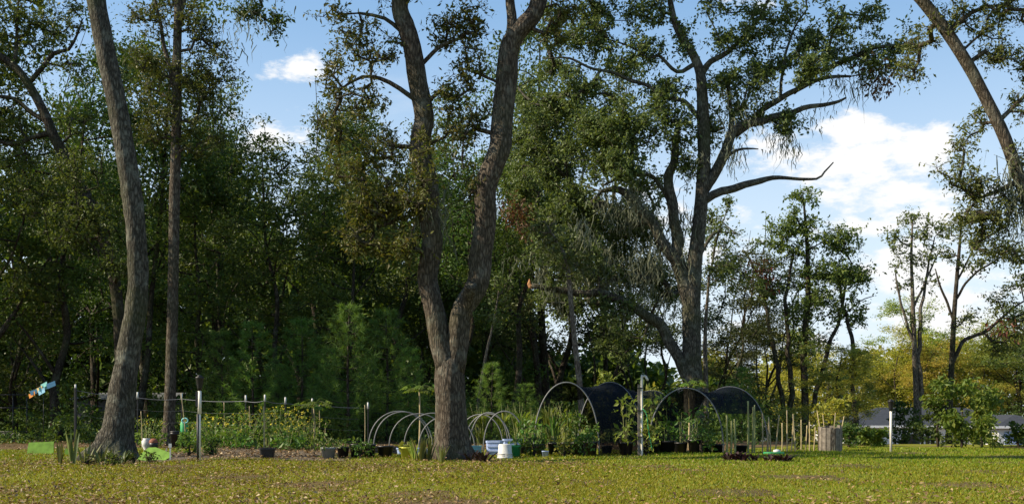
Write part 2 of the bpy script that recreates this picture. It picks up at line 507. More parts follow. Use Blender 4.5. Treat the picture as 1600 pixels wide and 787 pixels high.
def cloth_mat():
    m, n, l, b = new_mat('shade_cloth')
    b.inputs['Base Color'].default_value = (.006, .0085, .013, 1)
    b.inputs['Roughness'].default_value = .9
    b.inputs['Specular IOR Level'].default_value = .04
    tp = n.new('ShaderNodeBsdfTransparent')
    tc = n.new('ShaderNodeTexCoord'); t = n.new('ShaderNodeTexNoise'); t.inputs['Scale'].default_value = 2.5; t.inputs['Detail'].default_value = 4
    l.new(tc.outputs['Object'], t.inputs['Vector'])
    mr = n.new('ShaderNodeMapRange'); mr.inputs['To Min'].default_value = .04; mr.inputs['To Max'].default_value = .24
    l.new(t.outputs['Fac'], mr.inputs['Value'])
    ms = n.new('ShaderNodeMixShader')
    l.new(mr.outputs[0], ms.inputs[0]); l.new(b.outputs[0], ms.inputs[1]); l.new(tp.outputs[0], ms.inputs[2])
    l.new(ms.outputs[0], n['Material Output'].inputs['Surface'])
    return m
M['cloth'] = cloth_mat()
def ground_mat(name, cols, scales=(.25, 1.7, 14), bump=.5):
    m, n, l, b = new_mat(name)
    b.inputs['Roughness'].default_value = .95; b.inputs['Specular IOR Level'].default_value = .08
    tc = n.new('ShaderNodeTexCoord')
    f = None
    for s, wgt in zip(scales, (.4, .3, .3)):
        t = n.new('ShaderNodeTexNoise'); t.inputs['Scale'].default_value = s; t.inputs['Detail'].default_value = 8; t.inputs['Roughness'].default_value = .65
        l.new(tc.outputs['Object'], t.inputs['Vector'])
        k = n.new('ShaderNodeMath'); k.operation = 'MULTIPLY_ADD'; k.inputs[1].default_value = wgt
        l.new(t.outputs['Fac'], k.inputs[0])
        if f is None: k.inputs[2].default_value = 0
        else: l.new(f, k.inputs[2])
        f = k.outputs[0]
    r = n.new('ShaderNodeValToRGB')
    els = r.color_ramp.elements
    while len(els) < len(cols): els.new(.5)
    for i, c in enumerate(cols):
        els[i].position = .34 + .32 * i / (len(cols) - 1); els[i].color = (*c, 1)
    l.new(f, r.inputs[0]); l.new(r.outputs[0], b.inputs['Base Color'])
    bp = n.new('ShaderNodeBump'); bp.inputs['Strength'].default_value = bump; bp.inputs['Distance'].default_value = .05
    l.new(f, bp.inputs['Height']); l.new(bp.outputs[0], b.inputs['Normal'])
    return m
M['forest_floor'] = ground_mat('forest_floor', [(.045, .05, .015), (.075, .055, .028), (.11, .075, .04), (.07, .08, .02)])
M['lawn'] = ground_mat('lawn_sod', [(.085, .10, .008), (.11, .115, .012), (.13, .14, .012), (.14, .115, .025), (.10, .13, .009)], scales=(.5, 3, 30))
M['bed'] = ground_mat('garden_soil', [(.035, .03, .02), (.07, .055, .04), (.12, .1, .075), (.05, .045, .028)], scales=(.8, 4, 22))

# ------------------------------------------------------------------ the setting: ground, lawn, soil
def sheet(name, xs, ys, mat, dz=0.0, mask=None, rugged=0.0):
    X, Y = np.meshgrid(xs, ys)
    Z = gz(X, Y) + dz
    if rugged:
        g = np.random.default_rng(5)
        Z = Z + rugged * g.random(Z.shape)
    V = np.stack([X, Y, Z], -1).reshape(-1, 3)
    ny, nx = X.shape
    i = np.arange(ny - 1)[:, None] * nx; j = np.arange(nx - 1)[None, :]
    Q = np.stack([i + j, i + j + 1, i + nx + j + 1, i + nx + j], -1).reshape(-1, 4)
    if mask is not None:
        c = V[Q].mean(1)
        Q = Q[mask(c[:, 0], c[:, 1])]
    o = MB().add(V, Q).build(name, mat, smooth_=True)
    return tag(o, kind='structure')
sheet('ground', np.concatenate([[-900, -400, -200, -120], np.arange(-80, 81, 2.0), [120, 200, 400, 900]]),
      np.concatenate([[-60, -20], np.arange(0, 140, 2.0), [160, 200, 300, 500, 900, 1600]]), M['forest_floor'], dz=-.012)
def lawn_edge(x):
    return np.where(x < -3.0, 35.5 + .8 * np.sin(x * .7), np.where(x < 7, 33.5 + .5 * np.sin(x), 36 + 30 * smooth(7, 20, x)))
def on_bed(x, y):
    return (x > -9.2) & (x < -4.6 + .3 * np.sin(y * 2)) & (y > 25.6 + .5 * np.sin(x * 1.7)) & (y < 38)
sheet('lawn', np.arange(-40, 60, .5), np.arange(-6, 70, .5), M['lawn'], mask=lambda x, y: (y < lawn_edge(x)) & ~on_bed(x, y))
sheet('garden_bed', np.arange(-9.6, -3.6, .25), np.arange(25, 39, .25), M['bed'], dz=-.004, rugged=.035)

# ------------------------------------------------------------------ trees
def limbs_from(D, specs):
    """specs: lists of (px, py, width_px[, depth offset]) -> sampled centre lines and radii in metres"""
    res = []
    for s in specs:
        pts = [P(q[0], q[1], D + (q[3] if len(q) > 3 else 0)) for q in s]
        rad = [.86 * q[2] / 2 / F * (D + (q[3] if len(q) > 3 else 0)) for q in s]
        p, r = resample(pts, rad, .22)
        if len(res):                      # limbs wander a little, the trunk's own line stays
            t = np.arange(len(p)) * .22
            k = len(res) * 1.7
            w = np.stack([np.sin(t * 2.1 + k) + .6 * np.sin(t * 4.3 + 2 * k), np.sin(t * 1.7 + 3 * k), np.cos(t * 2.4 + k) + .5 * np.sin(t * 5.1 + k)], 1)
            p = p + w * np.minimum(.07, r * .45)[:, None] * np.minimum(1, t / 1.0)[:, None]
        res.append((p, r))
    return res
def moss_strands(mb, pts, g, per=26, length=(.3, 1.0), width=.035):
    for p in pts:
        k = per
        o = p + g.standard_normal((k, 3)) * np.array([.25, .25, .28])
        L = .95 * g.uniform(*length, k) * g.uniform(.2, 1, k) ** 1.3
        a = g.uniform(0, 2 * pi, k)
        side = np.stack([np.cos(a), np.sin(a), np.zeros(k)], 1)
        w = width * .5 * g.uniform(.5, 1.4, k)
        dr = g.standard_normal((k, 3)) * .08
        lv = [(0, .5), (.2, 1.0), (.45, .8), (.75, .5), (1.0, .05)]
        wv = np.cumsum(g.standard_normal((5, k, 3)) * np.array([.11, .11, 0]), 0)
        V = np.stack([np.stack([o + (dr * f + wv[i] + np.array([0, 0, -1]) * f) * L[:, None] - side * (w * s)[:, None],
                                o + (dr * f + wv[i] + np.array([0, 0, -1]) * f) * L[:, None] + side * (w * s)[:, None]], 1) for i, (f, s) in enumerate(lv)], 1)
        q = np.array([[0, 1, 3, 2], [2, 3, 5, 4], [4, 5, 7, 6], [6, 7, 9, 8]])
        mb.add(V.reshape(-1, 3), (np.arange(k)[:, None, None] * 10 + q).reshape(-1, 4))
def sprays(tb, cb, cen, cr_, per, leaf, g, ntw):
    """each cluster is a handful of fine twigs with the leaves set along them"""
    nc = len(cen)
    d = unit(g.standard_normal((nc, ntw, 3)) + np.array([0, 0, .15]))
    L = cr_[:, None] * g.uniform(.55, 1.15, (nc, ntw))
    tipp = cen[:, None, :] + d * L[:, :, None]
    A = np.repeat(cen[:, None, :], ntw, 1).reshape(-1, 3); B = tipp.reshape(-1, 3)
    s1 = unit(np.cross(B - A, g.standard_normal(A.shape))); s2 = unit(np.cross(B - A, s1))
    r = .006
    ring = [s1 * r, -s1 * r * .5 + s2 * r * .87, -s1 * r * .5 - s2 * r * .87]
    V = np.stack([A + ring[0], A + ring[1], A + ring[2], B], 1)
    n = len(A)
    T = (np.arange(n)[:, None, None] * 4 + np.array([[0, 1, 3], [1, 2, 3], [2, 0, 3]])).reshape(-1, 3)
    tb.add(V.reshape(-1, 3), None, T)
    k = np.repeat(np.arange(nc), per)
    j = g.integers(0, ntw, len(k))
    t = g.uniform(.2, 1.05, len(k))[:, None]
    pos = cen[k] + d[k, j] * L[k, j][:, None] * t + g.standard_normal((len(k), 3)) * (.10 * cr_[k])[:, None]
    leaves(cb, pos, leaf[0], leaf[1], g)
def hero(name, label, D, specs, blobs, leafm, bark, seed, leaf=(.10, .05), per=60, crad=.45, cat='tree', moss=None, dead=None,
         rough=.09, segs=28, spread=1.0, r_tip=.012, flare=0.35, ground_py=None, extra_tubes=None, moss_m=None):
    g = np.random.default_rng(seed)
    limbs = limbs_from(D, specs)
    # the first limb is the trunk: set it on the ground with a root flare
    p, r = limbs[0]
    base = p[0].copy(); base[2] = float(gz(base[0], base[1]))
    p[:, 2] += (base[2] - .15 - p[0][2]) * np.linspace(1, 0, len(p)) ** 2
    hgt = np.clip((p[:, 2] - base[2]), 0, None)
    r *= 1 + flare * np.exp(-hgt / .45)
    root = empty(name, base, label, cat)
    tb = MB()
    for i, (a, b) in enumerate(limbs):
        sg = segs if b.max() > .12 else 10
        lb = .38 * np.exp(-np.clip(a[:, 2] - base[2], 0, None) / .3) if i == 0 else None
        tube(tb, a, b, sg, True, rough, seed * 10 + i, ridges=14 if sg == segs else 0, lobe=lb)
    cen = []
    for bl in blobs:
        px, py, rx, ry, n = bl[:5]
        dd = bl[5] if len(bl) > 5 else 0
        c = P(px, py, D + dd)
        sc = (D + dd) / F
        k = unit(g.standard_normal((n, 3))) * (g.random((n, 1)) ** .5)
        cen.append(c + k * np.array([rx * sc, (rx + ry) / 2 * sc * spread, ry * sc]))
    cen = np.vstack(cen)
    for a, b in grow(limbs, cen, g, r_tip=r_tip):
        if len(a) >= 3:
            a, b = resample(a, b, .35)
        tube(tb, a, b, 5, False)
    cb = MB()
    cr_ = crad * g.uniform(.6, 1.3, len(cen))
    sprays(tb, cb, cen, cr_, per, leaf, g, 7 if per < 80 else 10)
    tb.build('trunk', bark, root, True, base)
    cb.build('crown', leafm, root, False, base)
    if moss:
        mbm = MB()
        for (px, py, n, l0, l1, sp) in moss:
            c = np.array([P(px, py, D)]) + g.standard_normal((n, 3)) * np.array([sp, sp, sp * .55]) * D / F
            moss_strands(mbm, c, g, 26, (l0, l1), .03 if D < 30 else .04)
        tag(mbm.build('hanging_moss', M['moss'], root, False, base), kind='stuff')
    if dead:
        db = MB()
        cc = np.array([P(px, py, D + dd) for (px, py, rr, dd) in dead for _ in range(6)])
        cc += g.standard_normal(cc.shape) * np.array([rr_[2] for rr_ in dead for _ in range(6)])[:, None] * D / F * .6
        leaves(db, cluster_points(cc, crad * 1.2, 30, g), leaf[0] * 1.2, leaf[1] * 1.1, g, up=0, droop=.8)
        tag(db.build('dead_foliage', M['dead'], root, False, base), kind='stuff')
    return root, base

# T1: leaning mossy oak with lime boards at its foot
hero('leaning_oak', 'thick mossy oak trunk curving right then left, ringed by snake plants', 27.0,
     [[(172, 716, 70), (184, 660, 50), (192, 600, 44), (203, 530, 38), (216, 450, 35), (212, 360, 34), (203, 280, 35), (188, 190, 35), (168, 90, 33), (150, 0, 32), (132, -90, 30), (120, -190, 22)],
      [(142, -50, 18, 0), (220, -90, 16, 1), (320, -80, 12, 2), (395, -20, 8, 2), (410, 10, 4, 2)],
      [(140, -60, 20), (60, -130, 16, 1), (0, -150, 10, 2)],
      [(128, -120, 18), (200, -220, 14, -1), (260, -280, 8, -2)]],
     [(392, 18, 26, 16, 12, 2), (428, 38, 18, 14, 8, 2), (398, -30, 45, 25, 14, 2), (60, -140, 70, 45, 40, 1), (-20, -160, 60, 40, 30, 2), (120, -230, 80, 50, 50), (240, -270, 80, 50, 50, -2), (240, -60, 40, 20, 10, 1)],
     M['oak'], M['bark'], 11, leaf=(.10, .048), per=55, crad=.42, moss=[(385, 40, 3, .3, .7, 20)], flare=.45)
# T1b: slim straight trunk beside it
hero('slim_oak', 'slim straight oak trunk standing just right of the curving mossy oak', 40.0,
     [[(263, 695, 22), (265, 640, 20), (268, 540, 19), (271, 420, 19), (273, 300, 19), (276, 180, 17), (277, 80, 15), (279, -20, 13), (282, -140, 9), (285, -220, 5)],
      [(274, 150, 9), (262, 90, 8), (248, 30, 6), (238, -30, 4)], [(277, 60, 9), (288, 10, 7), (292, -50, 5)]],
     [(240, 20, 40, 45, 26), (310, 40, 35, 40, 22), (330, 90, 35, 30, 18), (230, 110, 40, 40, 26), (280, 130, 40, 40, 22), (320, 150, 45, 30, 18), (240, 190, 45, 40, 26), (310, 210, 50, 35, 24), (280, -60, 70, 50, 60), (285, -170, 60, 60, 50), (350, 120, 30, 20, 8)],
     M['oak'], M['bark_warm'], 12, leaf=(.12, .055), per=60, crad=.55, segs=16, flare=.3, rough=.06)
# T0: crooked oak leaning out of the wood at the top left
hero('crooked_oak', 'crooked dark oak whose bare limbs reach out of the picture, upper left corner', 42.0,
     [[(186, 690, 24), (188, 600, 21), (186, 500, 20), (176, 420, 20), (150, 340, 19), (118, 270, 18), (88, 220, 18), (70, 178, 17), (45, 132, 15), (18, 100, 14), (-15, 80, 12), (-60, 60, 9)],
      [(44, 132, 9), (60, 112, 9), (84, 84, 8), (108, 78, 6), (120, 55, 4), (128, 30, 3)],
      [(72, 190, 9), (48, 175, 8), (22, 155, 7), (-10, 150, 6)],
      [(78, 208, 9), (50, 216, 8), (22, 224, 8), (-15, 218, 6)],
      [(22, 102, 7), (26, 60, 6), (28, 20, 4), (36, -30, 3)]],
     [(20, 30, 40, 30, 18), (70, 40, 40, 35, 18), (110, 110, 25, 30, 10), (15, 190, 30, 25, 12), (40, 250, 40, 20, 14), (-30, 40, 50, 40, 30), (-40, 150, 40, 40, 24), (110, 20, 30, 30, 12), (130, 190, 30, 30, 12), (60, -40, 80, 40, 40), (120, 270, 50, 40, 34, -2), (150, 340, 50, 40, 36, -2), (100, 350, 50, 40, 30, -2), (180, 410, 40, 40, 26, -2), (60, 310, 50, 40, 30, -1)],
     M['oak'], M['bark_dark'], 13, leaf=(.12, .055), per=50, crad=.5, segs=14, rough=.06)
# T2: the forked oak in the middle
hero('forked_oak', 'big forked oak with two tall stems in the middle of the lawn', 26.0,
     [[(706, 722, 64), (706, 690, 57), (705, 640, 54), (703, 590, 53), (703, 565, 48), (703, 548, 22)],
      [(700, 575, 44), (688, 530, 38), (681, 490, 36), (675, 450, 36), (670, 390, 36), (669, 310, 36), (662, 220, 35), (652, 130, 33), (640, 60, 31), (628, 0, 29), (612, -90, 24), (600, -180, 16)],
      [(706, 580, 44), (716, 540, 37), (725, 500, 36), (738, 455, 38), (747, 410, 39), (757, 350, 38), (770, 270, 38), (782, 190, 38), (792, 120, 38), (806, 70, 34), (826, 25, 31), (845, -20, 29), (875, -100, 22), (895, -180, 14)],
      [(790, 120, 22), (794, 70, 20), (796, 20, 17), (795, -40, 14), (790, -130, 9)],
      [(726, 505, 20), (730, 466, 24, -.25), (735, 440, 21, -.5)],
      [(668, 330, 12), (640, 320, 9), (610, 330, 7), (585, 345, 5)],
      [(655, 160, 10), (610, 130, 8), (565, 120, 6), (530, 140, 4)],
      [(640, 60, 9), (600, 30, 7), (560, 20, 5)],
      [(650, 110, 9), (690, 70, 7), (720, 60, 5)]],
     [(520, 130, 26, 40, 12), (560, 60, 45, 35, 20), (520, 200, 28, 30, 12), (570, 150, 40, 40, 18), (605, 90, 26, 35, 10), (550, 260, 36, 35, 18), (595, 230, 34, 38, 18), (575, 320, 42, 38, 40), (618, 320, 30, 45, 34), (612, 385, 34, 26, 20), (560, 370, 34, 30, 20), (525, 25, 25, 15, 6),
      (700, 50, 35, 35, 17), (735, 110, 28, 40, 18), (705, 150, 24, 34, 14), (735, 35, 32, 28, 15), (715, 215, 24, 34, 13), (745, 190, 20, 36, 11), (735, 280, 20, 34, 10),
      (865, 55, 26, 30, 9), (890, 15, 34, 20, 10), (620, -60, 110, 60, 70), (600, -170, 110, 60, 60), (800, -80, 120, 60, 70), (880, -180, 110, 60, 60), (660, 250, 25, 60, 10, -.8), (640, 385, 20, 26, 12, -.6), (650, 300, 24, 40, 16, -.5)],
     M['oak_warm'], M['bark_warm'], 14, leaf=(.115, .045), per=42, crad=.42, segs=44, rough=.07, moss=[(676, 330, 4, .5, 1.1, 5), (668, 300, 3, .3, .7, 6)], flare=.28)
# T3: the great live oak behind the tunnels
hero('live_oak', 'great spreading live oak hung with grey moss behind the shade tunnels', 45.0,
     [[(1086, 694, 38), (1084, 640, 33), (1082, 580, 32), (1081, 520, 32), (1080, 470, 32), (1083, 430, 29), (1090, 370, 25), (1097, 300, 23), (1100, 230, 22), (1098, 170, 20), (1094, 115, 17), (1080, 80, 14), (1058, 45, 11), (1047, 0, 10), (1040, -60, 7)],
      [(1081, 480, 30), (1070, 440, 26), (1060, 395, 22), (1052, 340, 19), (1048, 285, 17), (1052, 240, 14), (1060, 190, 8)],
      [(1064, 415, 22), (1045, 392, 19), (1025, 362, 18), (1005, 330, 17), (985, 308, 15), (962, 297, 11), (940, 300, 6)],
      [(1092, 322, 12), (1104, 313, 15), (1125, 300, 14), (1155, 290, 13), (1190, 281, 10), (1230, 279, 6), (1275, 279, 4), (1288, 268, 3), (1302, 254, 2)],
      [(1097, 300, 20), (1115, 270, 19), (1135, 236, 18), (1150, 208, 17), (1175, 190, 15), (1205, 182, 13), (1240, 176, 10), (1285, 164, 7), (1310, 158, 5), (1322, 152, 3)],
      [(1150, 210, 12), (1185, 180, 11), (1215, 158, 10), (1245, 138, 9), (1290, 122, 7), (1330, 120, 4)],
      [(1240, 145, 9), (1270, 118, 9), (1310, 98, 9), (1355, 80, 8), (1400, 72, 6), (1440, 74, 4)],
      [(1120, 262, 11), (1140, 215, 10), (1143, 170, 8), (1138, 130, 6)],
      [(1094, 120, 12), (1110, 95, 10), (1140, 80, 8), (1175, 45, 6), (1200, 0, 5), (1215, -40, 3)],
      [(1085, 100, 9), (1058, 112, 7), (1030, 88, 6), (1010, 92, 5), (985, 72, 4), (950, 62, 2)],
      [(1098, 190, 10), (1070, 160, 8), (1040, 152, 8), (1010, 132, 7), (985, 127, 7), (960, 114, 6), (927, 107, 5), (890, 92, 4), (850, 92, 2)],
      [(1052, 330, 8), (1020, 275, 7), (980, 278, 6), (940, 290, 4)],
      [(1078, 600, 20), (1062, 560, 20), (1045, 528, 19), (1018, 498, 18), (985, 476, 16), (950, 462, 14), (910, 456, 13), (870, 452, 11), (832, 448, 9)],
      [(1290, 108, 6), (1300, 60, 5), (1320, 10, 3)], [(1220, 155, 6), (1222, 110, 5), (1235, 60, 4), (1260, 15, 3)],
      [(1122, 256, 8), (1150, 234, 5), (1168, 232, 4), (1185, 233, 2)]],
     [(850, 180, 40, 40, 30, 1), (900, 140, 36, 34, 24), (860, 255, 50, 42, 40, 2), (925, 215, 52, 42, 44, -1), (985, 200, 48, 40, 40, -2), (1025, 165, 32, 34, 18), (900, 320, 52, 42, 38, 1), (955, 370, 52, 46, 40, 2), (860, 350, 36, 34, 20, 3), (930, 430, 46, 36, 26, 1), (1005, 420, 40, 44, 26, 3), (960, 265, 40, 30, 26, -2),
      (940, 55, 46, 30, 17), (1000, 80, 36, 34, 12), (1000, 20, 46, 22, 13), (880, 60, 36, 26, 14), (930, 8, 40, 18, 14), (1065, 60, 22, 26, 9), (1060, 205, 26, 34, 14), (1072, 262, 18, 26, 8),
      (1140, 130, 44, 30, 18), (1150, 75, 40, 34, 14), (1200, 110, 48, 34, 19), (1180, 40, 44, 26, 12), (1245, 70, 42, 34, 14), (1265, 110, 34, 24, 14, -1), (1230, 25, 44, 22, 11), (1300, 45, 44, 32, 11), (1350, 35, 36, 26, 8), (1345, 88, 36, 22, 10), (1385, 105, 34, 24, 7), (1170, 178, 30, 16, 10), (1232, 186, 26, 14, 8), (1405, 60, 34, 26, 8), (1120, 20, 26, 16, 5), (1290, 85, 28, 20, 8), (1225, 205, 16, 10, 4),
      (1060, -50, 120, 40, 60), (1250, -50, 130, 35, 60), (900, -50, 100, 35, 50), (1050, 130, 26, 20, 8), (1105, 200, 30, 40, 12, 2), (1000, 290, 40, 26, 16, 3), (950, 480, 50, 20, 16), (870, 120, 40, 34, 11, 2), (830, 140, 30, 40, 9, 3), (960, 150, 40, 36, 12, 2), (900, 200, 44, 36, 20, 3), (850, 30, 40, 26, 8, 2), (970, 100, 36, 26, 7, 2), (830, 230, 36, 40, 20, 3), (820, 300, 36, 40, 18, 4), (880, 400, 50, 40, 30, -1), (1000, 350, 40, 40, 24, 3), (1040, 450, 30, 40, 16, 4), (900, 480, 40, 30, 16, 2), (980, 530, 50, 30, 18, 5), (860, 470, 36, 30, 14, 2), (1130, 420, 40, 50, 14, 7), (1140, 350, 40, 40, 10, 7)],
     M['oak_live'], M['bark'], 15, leaf=(.15, .075), per=105, crad=.66, segs=26, rough=.09, r_tip=.016, flare=.4,
     moss=[(1155, 195, 8, .3, 1.0, 40), (1110, 250, 4, .3, .9, 20), (1230, 195, 5, .3, .8, 25), (1060, 330, 7, .5, 1.5, 14), (1000, 330, 8, .5, 1.5, 22), (890, 380, 9, .5, 1.6, 36), (1175, 130, 5, .3, .9, 30), (1290, 172, 2, .3, .6, 12), (1352, 130, 2, .6, 1.7, 5), (1372, 120, 2, .4, 1.0, 9), (985, 310, 8, .5, 1.6, 20), (960, 430, 9, .6, 2.0, 55), (930, 390, 8, .6, 1.8, 40), (1030, 380, 6, .6, 1.6, 30), (900, 440, 6, .5, 1.5, 35), (1235, 225, 3, .4, 1.0, 4), (1060, 400, 5, .5, 1.4, 8), (1010, 480, 8, .4, 1.2, 25), (1145, 235, 3, .3, .9, 8), (870, 420, 8, .5, 1.4, 20), (1310, 130, 3, .3, .6, 10)],
     dead=[(815, 345, 14, 3), (835, 360, 10, 3), (805, 330, 10, 3), (1365, 105, 12, 0), (1375, 130, 9, 0)])
t3 = bpy.data.objects['live_oak']
b_ = MB(); tip = P(832, 448, 45)
tube(b_, np.array([tip, tip + [-.08, .0, .02], tip + [-.13, 0, .12], tip + [-.12, 0, .34]]), [.09, .1, .07, .01], 9, True, .3, 3)
tag(b_.build('broken_end', M['broken_wood'], t3, False, t3.location), 'splintered orange end of the low broken limb')
# T4: slanting trunk at the right edge
hero('slanting_oak', 'bare slanting oak trunk leaning left out of the right edge, moss at its bend', 24.0,
     [[(1700, 730, 40), (1690, 640, 34), (1668, 520, 30), (1640, 400, 27), (1612, 330, 24), (1592, 275, 22), (1570, 215, 21), (1544, 160, 20), (1512, 100, 20), (1478, 48, 20), (1440, 0, 20), (1400, -50, 22), (1350, -120, 14)],
      [(1560, 190, 9), (1590, 160, 7), (1620, 130, 5)], [(1480, 50, 10), (1520, 20, 8), (1560, 10, 5)], [(1595, 280, 12), (1560, 300, 8), (1530, 310, 6), (1510, 330, 4)],
      [(1440, 0, 14), (1500, -80, 10), (1580, -110, 6)]],
     [(1475, 25, 36, 26, 14), (1545, 35, 46, 30, 22), (1565, 85, 40, 30, 18), (1590, 20, 34, 24, 14), (1440, 75, 30, 30, 12, 1), (1425, 110, 30, 22, 9, 1), (1530, 190, 22, 24, 9, .5), (1510, 225, 22, 26, 9), (1500, 275, 26, 26, 12), (1530, 300, 32, 34, 22), (1518, 345, 34, 28, 20), (1545, 375, 36, 22, 16), (1560, 330, 26, 30, 14), (1592, 160, 18, 30, 8), (1600, 100, 20, 30, 9), (1590, 240, 20, 26, 8), (1462, 265, 14, 6, 2), (1500, -60, 100, 40, 50), (1600, -60, 80, 40, 40), (1380, -110, 80, 40, 40), (1660, 60, 40, 60, 30), (1575, 400, 26, 16, 8)],
     M['oak_pale'], M['bark_warm'], 16, leaf=(.085, .036), per=44, crad=.36, segs=24, rough=.07,
     moss=[(1592, 290, 7, .8, 1.6, 5), (1590, 330, 5, .5, 1.0, 5)])
# right-hand middle distance
hero('multi_stem_oak', 'clump of slender dark stems with an airy green crown beyond the lawn', 60.0,
     [[(1258, 690, 14), (1258, 620, 13), (1256, 540, 12), (1262, 470, 10), (1262, 400, 8), (1258, 340, 5), (1254, 300, 2)],
      [(1238, 690, 11), (1236, 620, 10), (1232, 540, 8), (1228, 470, 7), (1240, 390, 4)],
      [(1270, 640, 9), (1290, 560, 8), (1310, 500, 6), (1322, 450, 5), (1330, 410, 3)],
      [(1336, 690, 10), (1334, 600, 8), (1330, 520, 7), (1315, 470, 5), (1312, 420, 3)],
      [(1228, 660, 9), (1212, 560, 8), (1196, 480, 7), (1180, 420, 5), (1160, 390, 3)],
      [(1320, 490, 3), (1345, 470, 2), (1366, 462, 1.5)]],
     [(1254, 308, 20, 14, 8), (1262, 345, 26, 20, 9), (1228, 350, 28, 26, 11), (1205, 370, 34, 28, 10), (1245, 385, 34, 24, 14), (1300, 370, 30, 26, 14), (1330, 385, 28, 24, 12), (1315, 430, 40, 26, 24), (1280, 430, 40, 28, 24), (1270, 480, 44, 30, 26), (1340, 440, 22, 20, 9), (1320, 480, 30, 22, 10), (1200, 450, 34, 36, 12), (1250, 540, 30, 36, 14), (1340, 500, 16, 20, 5), (1290, 590, 36, 30, 14)],
     M['oak_pale'], M['bark_dark'], 17, leaf=(.19, .09), per=64, crad=.75, segs=12, rough=.05, r_tip=.018, dead=[(1190, 420, 8, 0), (1195, 445, 6, 0)])
hero('tall_bare_oak', 'tall thin oak with pale forked stems and sparse crown before the grey roofed house', 66.0,
     [[(1432, 690, 12), (1432, 620, 11), (1430, 560, 10), (1428, 510, 8), (1426, 460, 7), (1424, 400, 5), (1426, 345, 3)],
      [(1440, 690, 9), (1438, 600, 8), (1436, 540, 8), (1440, 480, 6), (1450, 420, 4), (1460, 370, 2)],
      [(1430, 540, 6), (1415, 500, 5), (1405, 460, 4), (1398, 420, 2)], [(1428, 480, 4), (1445, 440, 4), (1470, 390, 2)]],
     [(1425, 345, 26, 12, 7), (1400, 375, 22, 16, 7), (1445, 365, 28, 18, 8), (1470, 355, 20, 14, 5), (1395, 405, 18, 16, 4), (1430, 400, 24, 18, 5), (1460, 400, 22, 18, 5), (1410, 450, 16, 12, 3), (1450, 440, 14, 14, 3), (1420, 500, 20, 14, 3)],
     M['oak_pale'], M['bark_pale'], 18, leaf=(.19, .09), per=50, crad=.8, segs=10, rough=.05, r_tip=.02)
hero('wide_bare_oak', 'open oak with one long limb drooping toward the right edge, beside the tall thin oak', 62.0,
     [[(1482, 690, 12), (1484, 620, 11), (1488, 540, 10), (1492, 470, 8), (1498, 400, 6), (1502, 350, 3)],
      [(1486, 570, 8), (1505, 535, 7), (1535, 520, 6), (1560, 500, 5), (1600, 470, 3)], [(1492, 470, 5), (1520, 430, 4), (1550, 410, 3), (1590, 390, 2)],
      [(1490, 500, 5), (1470, 450, 4), (1462, 420, 2)], [(1495, 440, 4), (1515, 400, 3), (1530, 370, 2)]],
     [(1500, 355, 28, 14, 6), (1530, 375, 30, 18, 7), (1475, 400, 20, 16, 4), (1520, 420, 34, 18, 7), (1560, 400, 30, 18, 6), (1590, 440, 30, 24, 8), (1555, 470, 40, 20, 8), (1600, 500, 40, 26, 14), (1510, 500, 26, 16, 5), (1590, 400, 24, 20, 6), (1570, 540, 40, 20, 14)],
     M['oak_pale'], M['bark_dark'], 19, leaf=(.19, .09), per=52, crad=.8, segs=10, rough=.05, r_tip=.02, dead=[(1570, 515, 8, 0)])

# ------------------------------------------------------------------ the wood: a few grown prototypes, each tree an individual
def proto(seed, Ht=18.0, lo=.3, R=4.0, lean=.06, nmass=26, ncl=240, per=58, leaf=(.19, .09), crad=.8, r0=.24, top_sparse=.5, limbs_n=7, multi=1):
    g = np.random.default_rng(seed)
    limbs = []
    for s in range(multi):
        a = g.uniform(0, 6.28)
        l = lean * (1 if multi == 1 else 2.2)
        pts = [np.array([0.25 * s, 0.2 * s, -.2])]
        for k in range(1, 7):
            f = k / 6
            pts.append(np.array([cos(a) * l * Ht * f + g.normal() * .22 + .25 * s, sin(a) * l * Ht * f + g.normal() * .22 + .2 * s, Ht * .95 * f]))
        rr = r0 * (1 - .88 * (np.arange(7) / 6) ** .9) * (1 if s == 0 else .75)
        rr[0] *= 1.35
        limbs.append(resample(pts, rr, .5))
    tr = limbs[0][0]
    mass = []
    for k in range(nmass):
        f = lo + (1 - lo) * g.random() ** .85
        rad = R * (1 - .55 * ((f - lo) / (1 - lo)) ** 2) * (.55 + .45 * min(1, (f - lo) / .15))
        a = g.uniform(0, 6.28)
        d = rad * g.random() ** .5
        c = tr[min(len(tr) - 1, int(f * len(tr)))]
        mass.append(np.array([c[0] + cos(a) * d, c[1] + sin(a) * d, Ht * f]))
    mass = np.array(mass)
    for k in range(limbs_n):
        m = mass[g.integers(nmass)]
        i = int(np.clip((m[2] / Ht - .16) * len(tr), 2, len(tr) - 2))
        p0 = tr[i]
        mid = p0 * .45 + m * .55 + np.array([0, 0, -.3])
        limbs.append(resample([p0, mid + g.normal(size=3) * .25, m], [limbs[0][1][i] * .5, limbs[0][1][i] * .33, .02], .5))
    w = np.clip(1.2 - top_sparse * (mass[:, 2] / Ht - lo) / (1 - lo), .25, 2)
    idx = g.choice(nmass, ncl, p=w / w.sum())
    cen = mass[idx] + unit(g.standard_normal((ncl, 3))) * g.random((ncl, 1)) ** .5 * np.array([1.5, 1.5, 1.0])
    tb = MB()
    for i, (a, b) in enumerate(limbs):
        tube(tb, a, b, 12 if i < multi else 7, True, .06, seed + i)
    for a, b in grow(limbs, cen, g, r_tip=.016, r_max=.09, step=.9):
        tube(tb, a, b, 4, False)
    cb = MB()
    leaves(cb, cluster_points(cen, crad * g.uniform(.6, 1.25, ncl), per, g), leaf[0], leaf[1], g)
    return tb.mesh('trunk', M['bark_dark'], True), cb.mesh('crown', M['oak_dark'])
